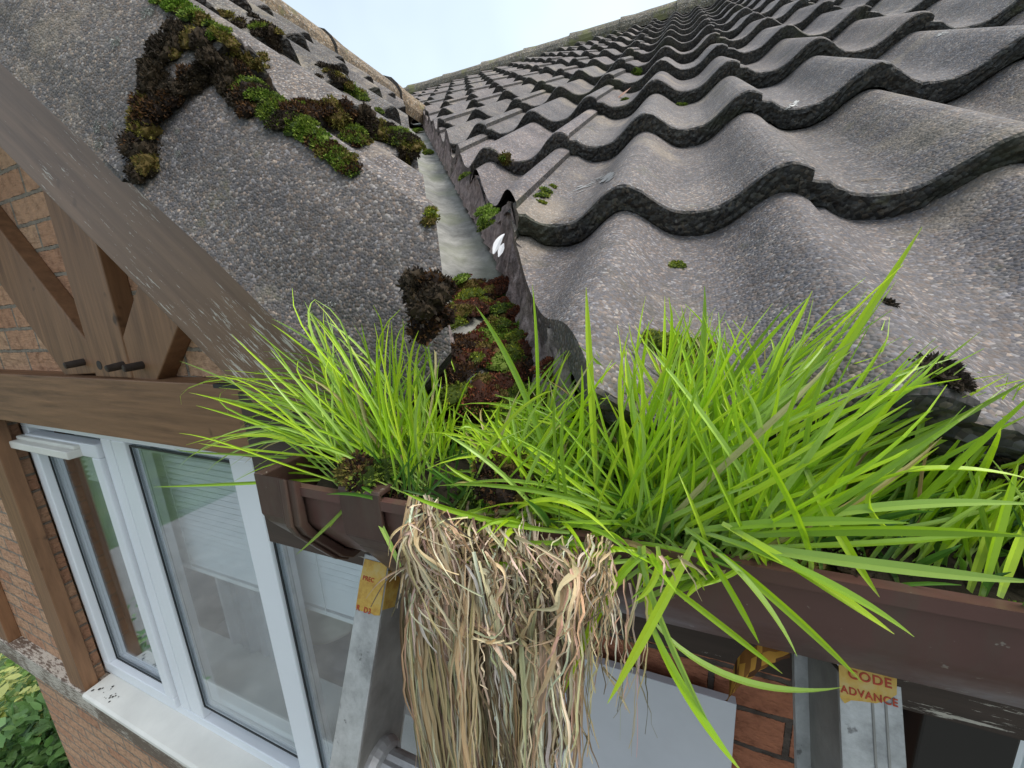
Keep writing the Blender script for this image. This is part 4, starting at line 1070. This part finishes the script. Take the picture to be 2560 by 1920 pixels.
#</MOSS>
#<GRASS>
# ------------------------------------------------------------------ grass
def bez(p0, p1, p2, p3, n):
    out = []
    for i in range(n + 1):
        t_ = i / n; a = 1 - t_
        out.append(p0 * a ** 3 + p1 * 3 * a * a * t_ + p2 * 3 * a * t_ * t_ + p3 * t_ ** 3)
    return out
GCOL = [(.40, .64, .018), (.47, .70, .022), (.33, .56, .025), (.52, .72, .04), (.26, .44, .035), (.40, .60, .11)]
def blade(mb, r, root, tip, wid, bow=.25, droop=0.0, col=None, n=12, ctrl=None):
    d = tip - root; ln = d.length
    if ctrl is None:
        up = V((0, 0, 1)); side = d.cross(up)
        side = side.normalized() if side.length > 1e-5 else V((1, 0, 0))
        p1 = root + d * .33 + (up * bow + side * r.gauss(0, .10)) * ln; p2 = root + d * .70 + (up * (bow * .9 + droop) + side * r.gauss(0, .13)) * ln
    else: p1 = root.lerp(ctrl, .66); p2 = tip.lerp(ctrl, .5)
    pts = bez(root, p1, p2, tip, n)
    ws = []
    for i in range(n + 1):
        f = i / n; ws.append(wid * (.62 + .5 * min(1, f * 3)) * (1 - max(0, (f - .55) / .45) ** 1.7) + .0002)
    c = col or r.choice(GCOL); k = r.uniform(.85, 1.15); c = tuple(x * k for x in c)
    if col is None and r.random() < .05: c = r.choice([(.50, .42, .16), (.42, .30, .14), (.55, .50, .24)])
    tipb = r.choice([0, 0, .25, .5, .9])
    cols = []
    for i in range(n):
        f = i / n; base = (.30, .42, .13); q = max(0, 1 - f * 5) * .6; tipc = max(0, (f - .86) / .14) * tipb
        cols.append(tuple((x * (1 - q) + y_ * q) * (1 - tipc) + z_ * tipc for x, y_, z_ in zip(c, base, (.45, .42, .12))))
    view = -(root + d * .5).normalized(); side = d.cross(view)
    side = (side.normalized() * 1.0 + view * r.gauss(0, .55) + V((r.gauss(0, .2), r.gauss(0, .2), r.gauss(0, .2)))).normalized()
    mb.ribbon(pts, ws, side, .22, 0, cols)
def tuft(name, label, n, roots, tips, seed, wid=(.0022, .0042), short=(.55, 1.0), dy=(-.05, .05), bow=(.02, .22), heroes=()):
    """roots: (x0,x1,y0,y1) in the gutter; tips: outline of the tuft as seen in the photograph"""
    r = random.Random(seed); mb = MB()
    for i in range(n):
        root = V((r.uniform(roots[0], roots[1]), GY + r.uniform(roots[2], roots[3]), GZ - .006 + r.uniform(-.003, .004)))
        f = r.random() * (len(tips) - 1); k = int(f); a, b_ = tips[k], tips[k + 1]; q = f - k
        tx = a[0] + (b_[0] - a[0]) * q + r.gauss(0, 22); ty = a[1] + (b_[1] - a[1]) * q + r.gauss(0, 22)
        Y = max(.10, root.y + r.uniform(*dy)); full = at2(tx, ty, Y)
        s_ = short[0] - .18 + (short[1] - short[0] + .18) * r.random() ** .85; tip = root.lerp(full, s_)
        blade(mb, r, root, tip, r.uniform(*wid) * (.7 + .3 * s_), r.uniform(*bow), n=10)
    for hb in heroes:
        (x0, y0), (xm, ym), (x1, y1), w_, Y0, Y1 = hb
        p0 = at2(x0, y0, Y0); p2 = at2(x1, y1, Y1); pm = at2(xm, ym, (Y0 + Y1) / 2)
        blade(mb, r, p0, p2, w_ * .68, n=16, ctrl=pm * 2 - (p0 + p2) * .5 if False else pm)
    c = V(((roots[0] + roots[1]) / 2, GY + .05, GZ))
    o = mb.build(name, M['grass'], fixn=False, loc=tuple(c)); tag(o, label, 'grass', 'grass tufts growing in the gutter'); return o
tuft('grass_tuft', 'leftmost grass tuft fanning out over the gutter end in front of the tie beam', 290, (-.232, -.150, .010, .085),
     [(350, 1050), (400, 860), (420, 785), (490, 930), (530, 730), (570, 700), (640, 640), (690, 620), (730, 650), (800, 670), (850, 640), (890, 690), (930, 700), (960, 790), (1000, 900)], 71, wid=(.0009, .0020), dy=(-.04, .06),
     heroes=[((800, 1000), (690, 700), (613, 548), .0032, .23, .26), ((790, 1030), (560, 1045), (332, 1052), .0036, .21, .19), ((800, 1010), (600, 850), (388, 780), .003, .23, .21), ((800, 1010), (600, 880), (408, 848), .003, .23, .2),
             ((800, 1020), (640, 930), (424, 876), .003, .22, .2), ((810, 1020), (600, 900), (484, 950), .0032, .22, .19), ((820, 1000), (640, 860), (500, 722), .003, .24, .23), ((845, 1000), (860, 800), (847, 622), .003, .25, .28),
             ((850, 1000), (890, 820), (925, 690), .003, .25, .28), ((780, 1060), (720, 1130), (640, 1198), .0036, .19, .17), ((760, 1060), (720, 1050), (680, 1095), .0042, .195, .185), ((790, 1075), (840, 1160), (875, 1250), .0040, .19, .165), ((770, 1065), (730, 1110), (712, 1140), .003, .19, .18)])
tuft('grass_tuft', 'middle grass tuft standing in front of the valley foot', 340, (-.125, .015, .0, .08),
     [(880, 1010), (900, 930), (960, 900), (1010, 880), (1050, 860), (1100, 850), (1150, 800), (1200, 760), (1240, 740), (1270, 720), (1320, 760), (1360, 760), (1400, 740)], 72, wid=(.0009, .0021), dy=(-.03, .07),
     heroes=[((1200, 1060), (1150, 820), (1028, 662), .0052, .20, .22), ((1290, 1080), (1275, 820), (1266, 620), .0044, .20, .205), ((1160, 1000), (1170, 800), (1150, 615), .003, .225, .235), ((1120, 1020), (1000, 860), (990, 940), .003, .22, .2),
             ((1230, 1150), (1000, 1130), (870, 1062), .0042, .175, .165), ((1280, 1130), (1020, 1060), (960, 1000), .0034, .19, .18), ((1310, 1140), (1140, 1090), (1090, 1020), .0034, .185, .19), ((1250, 1160), (1120, 1200), (985, 1130), .003, .175, .17)])
tuft('grass_tuft', 'largest grass tuft, dense and sweeping up to the right over the lowest tiles', 560, (-.035, .06, .0, .075),
     [(1340, 720), (1400, 640), (1440, 650), (1500, 660), (1525, 640), (1590, 720), (1650, 690), (1750, 640), (1800, 720), (1870, 660), (1980, 520), (1910, 740), (2030, 720), (2110, 720), (2140, 800), (2212, 800), (2230, 860)], 73, wid=(.0009, .0025), dy=(-.03, .05), bow=(-.02, .14),
     heroes=[((1560, 1120), (1800, 800), (1992, 490), .0046, .20, .22), ((1500, 1120), (1660, 820), (1755, 628), .004, .20, .23), ((1460, 1120), (1530, 850), (1522, 618), .0046, .21, .23), ((1480, 1140), (1700, 860), (1872, 655), .004, .2, .23),
             ((1400, 1120), (1440, 860), (1436, 640), .0034, .22, .26), ((1540, 1150), (1850, 930), (2118, 716), .0038, .19, .22), ((1560, 1150), (1900, 1010), (2230, 815), .004, .19, .2), ((1420, 1150), (1330, 900), (1395, 640), .003, .22, .27), ((1560, 1160), (1760, 1000), (1912, 738), .004, .19, .22)])
tuft('grass_tuft', 'grass tuft at the right edge lying almost flat along the gutter', 300, (.05, .17, .02, .09),
     [(2000, 820), (2100, 800), (2260, 800), (2280, 880), (2300, 960), (2300, 1040), (2290, 1120)], 74, wid=(.0010, .0026), dy=(-.03, .06), bow=(-.02, .12),
     heroes=[((1580, 1160), (1900, 1130), (2240, 1160), .0056, .18, .165), ((1560, 1170), (1900, 1230), (2240, 1258), .0056, .178, .16), ((1600, 1150), (1900, 1060), (2240, 1090), .0045, .19, .18), ((1700, 1100), (1950, 940), (2240, 1040), .004, .2, .2),
             ((2120, 1290), (2160, 1150), (2200, 1000), .0046, .19, .21), ((2160, 1290), (2190, 1200), (2230, 1100), .004, .19, .21), ((2090, 1290), (2120, 1200), (2160, 1080), .0036, .2, .22), ((1660, 1180), (1900, 1180), (2160, 1150), .0034, .185, .19)])
tuft('grass_tuft', 'sprawling grass tuft hanging down over the gutter front', 46, (-.03, .045, .0, .02),
     [(1180, 1300), (1260, 1330), (1330, 1300), (1400, 1320), (1480, 1330), (1560, 1310), (1650, 1300), (1750, 1290), (1820, 1250)], 75, wid=(.002, .0036), dy=(-.05, -.02), short=(.3, .8), bow=(.0, .15),
     heroes=[((1390, 1190), (1290, 1260), (1206, 1530), .0056, .172, .15), ((1340, 1200), (1220, 1330), (1168, 1452), .0036, .172, .16), ((1400, 1330), (1460, 1500), (1605, 1670), .0052, .165, .145), ((1380, 1180), (1400, 1330), (1560, 1620), .0040, .172, .15),
             ((1490, 1150), (1640, 1230), (1722, 1418), .0040, .178, .155), ((1480, 1140), (1700, 1300), (1862, 1474), .0040, .178, .15), ((1520, 1150), (1800, 1230), (1975, 1376), .0044, .18, .155), ((1560, 1130), (1760, 1240), (1932, 1370), .0050, .18, .158),
             ((1410, 1340), (1560, 1530), (1818, 1485), .0040, .165, .15), ((1500, 1170), (1420, 1330), (1312, 1520), .0050, .172, .145), ((1395, 1200), (1330, 1230), (1310, 1312), .0036, .17, .16), ((1420, 1180), (1440, 1260), (1370, 1300), .0036, .17, .16),
             ((1400, 1230), (1560, 1350), (1690, 1455), .0036, .17, .155), ((1370, 1210), (1090, 1240), (980, 1205), .0040, .17, .158), ((1380, 1230), (1250, 1340), (1070, 1290), .0036, .17, .158), ((1350, 1190), (1180, 1150), (1020, 1190), .003, .175, .17),
             ((1740, 1010), (1800, 1150), (1900, 1290), .0044, .19, .17), ((1900, 1040), (1820, 1100), (1950, 1160), .003, .19, .18), ((1480, 1150), (1720, 1110), (1965, 1130), .0046, .182, .17), ((1390, 1180), (1400, 1330), (1410, 1360), .006, .172, .165), ((1520, 1180), (1590, 1290), (1640, 1390), .0036, .175, .16)])
tuft('grass_tuft', 'short grass tuft flopping forward over the head of the dead grass', 90, (-.10, .02, -.004, .03),
     [(900, 1030), (880, 1090), (960, 1130), (1040, 1170), (1100, 1200), (1160, 1220), (1220, 1240), (1290, 1260), (1340, 1250), (1420, 1240), (1500, 1240), (1580, 1220)], 76, wid=(.0014, .0028), dy=(-.05, -.015), short=(.35, .95), bow=(.12, .35))
# short growth low in the gutter
r_ = random.Random(80); mb = MB()
for i in range(760):
    x = r_.uniform(-.2, .45); root = V((x, GY + r_.uniform(.002, .10), GZ - .008)); tip = root + V((r_.gauss(.005, .018), r_.gauss(-.006, .014), r_.uniform(.010, .046)))
    blade(mb, r_, root, tip, r_.uniform(.0012, .0026), .1, col=r_.choice([(.09, .22, .03), (.13, .30, .03), (.06, .15, .025)]), n=6)
o = mb.build('short_grass', M['grass'], fixn=False); tag(o, 'short darker green shoots filling in between the gutter tufts', 'grass', kind='stuff')

# ------------------------------------------------------------------ dead grass hanging over the gutter
r = random.Random(90); mb = MB()
SC = [(.66, .50, .30), (.50, .37, .22), (.76, .62, .42), (.34, .245, .15), (.74, .66, .51), (.20, .14, .085), (.54, .435, .30)]
def strand(pts, w_, c):
    n_ = len(pts); d = pts[-1] - pts[0]; view = -(pts[0]).normalized(); sd2 = (d.cross(view).normalized() + view * r.gauss(0, .7)).normalized()
    # twist
    ws = [w_ * (.5 + .8 * abs(math.sin(i * .5 + w_ * 9000))) * (1 - .75 * (i / n_) ** 2) for i in range(n_)]
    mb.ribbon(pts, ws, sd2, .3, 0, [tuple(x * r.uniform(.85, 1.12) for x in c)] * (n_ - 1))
for lk in range(84):
    f = (lk + r.random()) / 84; x0 = 884 + 330 * f + r.gauss(0, 6); y0 = 1095 + 85 * f + r.gauss(0, 14)
    late = r.random() < .4
    if late: y0 += r.uniform(20, 240)
    Yl = .184 if not late else r.uniform(.150, .172)
    lay = r.uniform(0, .030); xb = 968 + 215 * f + r.gauss(0, 26); yb_ = r.choice([r.uniform(1700, 1950)] * 3 + [r.uniform(1300, 1600)])
    P0 = at2(x0, y0, Yl); P3 = at2(xb, yb_, .172 - lay); PB = at2(x0 + (f - .5) * 50 + r.gauss(0, 34), y0 + (yb_ - y0) * r.uniform(.25, .45), .166 - lay * .9)
    PC = PB.lerp(P3, .5) + V((r.gauss(0, .006), r.gauss(0, .002), 0)); lc = r.choice(SC); w0 = r.uniform(.8, 1.5)
    for q in range(r.randint(8, 17)):
        o1 = V((r.gauss(0, .0035), r.gauss(0, .002), r.gauss(0, .004))); o2 = V((r.gauss(0, .0052), r.gauss(0, .0022), r.gauss(0, .004))); o3 = V((r.gauss(0, .0042), r.gauss(0, .002), r.uniform(-.02, .05)))
        n_ = 16; pts = bez(P0 + o1, PB + o2 + V((0, 0, .01)), PC + o2 * .6 + o3 * .5, P3 + o3, n_)
        ph = r.uniform(0, 6.3); am = r.uniform(.0002, .0016); fq = r.uniform(.4, 1.6)
        pts = [p + V((math.sin(ph + fq * k) * am + noise.noise(p * 110 + V((q, 0, 0))) * .0022, math.cos(ph * 2 + fq * .8 * k) * am * .5, 0)) for k, p in enumerate(pts)]
        cc = lc if r.random() < .6 else r.choice(SC); strand(pts, (r.uniform(.0006, .0015) if r.random() < .84 else r.uniform(.0015, .0025)) * w0, cc)
for i in range(260):      # loose crossing stalks, matted head
    f = r.random(); x0 = 880 + 340 * f; y0 = 1080 + 110 * f + r.uniform(-10, 130); p0 = at2(x0, y0, .178 - r.uniform(0, .012)); a = r.uniform(-1.2, 1.2)
    p3 = at2(x0 + math.sin(a) * r.uniform(40, 130), y0 + r.uniform(20, 140), .165 - r.uniform(0, .016)); md = p0.lerp(p3, .5) + V((0, -.008, .008))
    strand(bez(p0, md, md, p3, 8), r.uniform(.0006, .0018), r.choice(SC))
for i in range(200):
    x0 = r.uniform(1170, 1330); y0 = r.uniform(1150, 1260); p0 = at2(x0, y0, .176); x1 = x0 + r.gauss(-25, 30); y1 = y0 + r.uniform(90, 420) * (1.2 - (x0 - 1170) / 260)
    p3 = at2(x1, y1, r.uniform(.150, .168)); md = at2((x0 + x1) / 2 + r.gauss(8, 16), (y0 + y1) / 2, r.uniform(.152, .164)); q = r.uniform(0, 9)
    strand([p + V((noise.noise(p * 140 + V((q, 0, 0))) * .0035, 0, 0)) for p in bez(p0, md, md, p3, 14)], r.uniform(.0004, .0013), r.choice(SC))
o = mb.build('dead_grass', M['straw'], fixn=False, loc=(-.04, .17, -.15)); tag(o, 'thick curtain of dead straw-coloured grass hanging over the gutter front', 'dead grass')
mb = MB()
for x0, y0, x1, y1, cv in ((1330, 1290, 1395, 1600, 30), (1290, 1300, 1275, 1640, -20), (1360, 1260, 1370, 1640, 12), (1395, 1270, 1360, 1560, 10), (1250, 1400, 1300, 1659, -30), (1300, 1440, 1330, 1545, 25), (1300, 1250, 1310, 1490, -12), (1350, 1230, 1345, 1500, 8), (1425, 1200, 1445, 1250, 4), (1270, 1320, 1262, 1480, 6), (1470, 1200, 1500, 1260, 5), (1390, 1240, 1330, 1560, -14)):
    for j in range(2):
        p0 = at2(x0 + r.gauss(0, 6), y0, .168); p3 = at2(x1 + r.gauss(0, 18), y1 + r.gauss(0, 30), .160); md = at2((x0 + x1) / 2 + cv + r.gauss(0, 10), (y0 + y1) / 2, .158)
        strand([p + V((noise.noise(p * 150) * .002, 0, 0)) for p in bez(p0, md, md, p3, 14)], r.uniform(.0006, .0014), r.choice(SC))
o = mb.build('dead_stalks', M['straw'], fixn=False, loc=(.0, .16, -.18)); tag(o, 'few thin loose dead stalks dangling in front of the grey sheet', 'dead grass')
#</GRASS>
#<GROUND>
# ------------------------------------------------------------------ ground and shrub
m, t, b = mat('garden_lawn'); v = coords(t)
c = ramp(t, noi(t, v, 1.3, 8, .7), [(.3, (.030, .055, .015)), (.55, (.055, .10, .022)), (.75, (.10, .13, .05))])
L(t, c, b.inputs['Base Color']); b.inputs['Roughness'].default_value = .9; L(t, bump(t, noi(t, v, 14, 6), 1, .1), b.inputs['Normal']); M['lawn'] = m
mb = MB(); mb.add([(-300, -300, -5.2), (300, -300, -5.2), (300, 300, -5.2), (-300, 300, -5.2)], [(0, 1, 2, 3)])
g = mb.build('ground', M['lawn']); tag(g, kind='structure')
M['paving'] = simple('paving_for_reflection', (.17, .165, .155), .85, .3, 0, .2, 3, .3, 20)
mb = MB(); mb.box((-12, -10, -5.2), (9, -.4, -5.19)); g = mb.build('path', M['paving'], loc=None); tag(g, kind='structure')  # unseen paving, spread wide so the window panes mirror grey
def shrub(c, rad, n, label, pal, seed, size, zt=1.0):
    r = random.Random(seed); root = empty('shrub', (c[0], c[1], -5.2)); tag(root, label, 'shrub', 'garden shrubs below the house corner')
    inv = Matrix.Translation(-V(root.location)); mb = MB(); C_ = V(c)
    for i in range(n):
        d = V((r.gauss(0, 1), r.gauss(0, 1), r.gauss(0, 1))).normalized(); q = r.random() ** .28
        lob = 1 + .3 * noise.noise(d * 2.3 + V((seed, 0, 0)))
        p = C_ + V((d.x * rad, d.y * rad, d.z * rad * zt)) * q * lob
        dr_ = (d * .7 + V((r.gauss(0, .6), r.gauss(0, .6), r.gauss(0, .5) - .1))).normalized(); sd2 = dr_.cross(V((r.gauss(0, .5), r.gauss(0, .5), 1))).normalized(); up = sd2.cross(dr_)
        l = size * r.uniform(.6, 1.25); w_ = l * r.uniform(.2, .3); k = noise.noise(p * 1.8) * .5 + .5
        col = r.choice(pal if k < .62 or len(pal) < 4 else pal[-2:]); kk = r.uniform(.75, 1.25); col = tuple(x * kk * 1.5 for x in col)
        mb.add([p, p + dr_ * l * .35 + sd2 * w_ - up * l * .05, p + dr_ * l * .75 + sd2 * w_ * .7 - up * l * .12, p + dr_ * l - up * l * .22, p + dr_ * l * .75 - sd2 * w_ * .7 - up * l * .12, p + dr_ * l * .35 - sd2 * w_ - up * l * .05, p + dr_ * l * .5 - up * l * .10],
               [(0, 1, 6), (1, 2, 6), (2, 3, 6), (3, 4, 6), (4, 5, 6), (5, 0, 6)], 0, col)
    o = mb.build('foliage', M['leaf'], fixn=False); o.parent = root; o.matrix_parent_inverse = inv
    for k in range(5):
        mb = MB(); a = k * 1.3; mb.tube([V((c[0] + math.cos(a) * .12, c[1] + math.sin(a) * .12, -5.2)), V((c[0] + math.cos(a) * rad * .4, c[1] + math.sin(a) * rad * .4, c[2])), C_ + V((math.cos(a) * rad * .7, math.sin(a) * rad * .7, rad * .5))], [.03, .02, .008], 8)
        o = mb.build('stem', M['wood_v']); o.parent = root; o.matrix_parent_inverse = inv
G_ = [(.055, .12, .03), (.08, .16, .04), (.04, .09, .025), (.11, .19, .06), (.09, .17, .05)]
shrub((-4.35, .75, -3.65), .80, 5200, 'broad-leaved green shrub below the house corner', G_, 3, .11, 1.1)
shrub((-5.1, 1.3, -3.0), .75, 3400, 'yellow-green shrub behind the broad-leaved one', [(.22, .26, .05), (.30, .33, .08), (.12, .20, .05), (.36, .38, .12)], 5, .085, 1.0)
shrub((-5.6, .5, -4.2), 1.2, 5000, 'dark green shrub at the far lower left', [(.04, .09, .025), (.06, .13, .03), (.09, .17, .04)], 7, .11, 1.0)
#</GROUND>
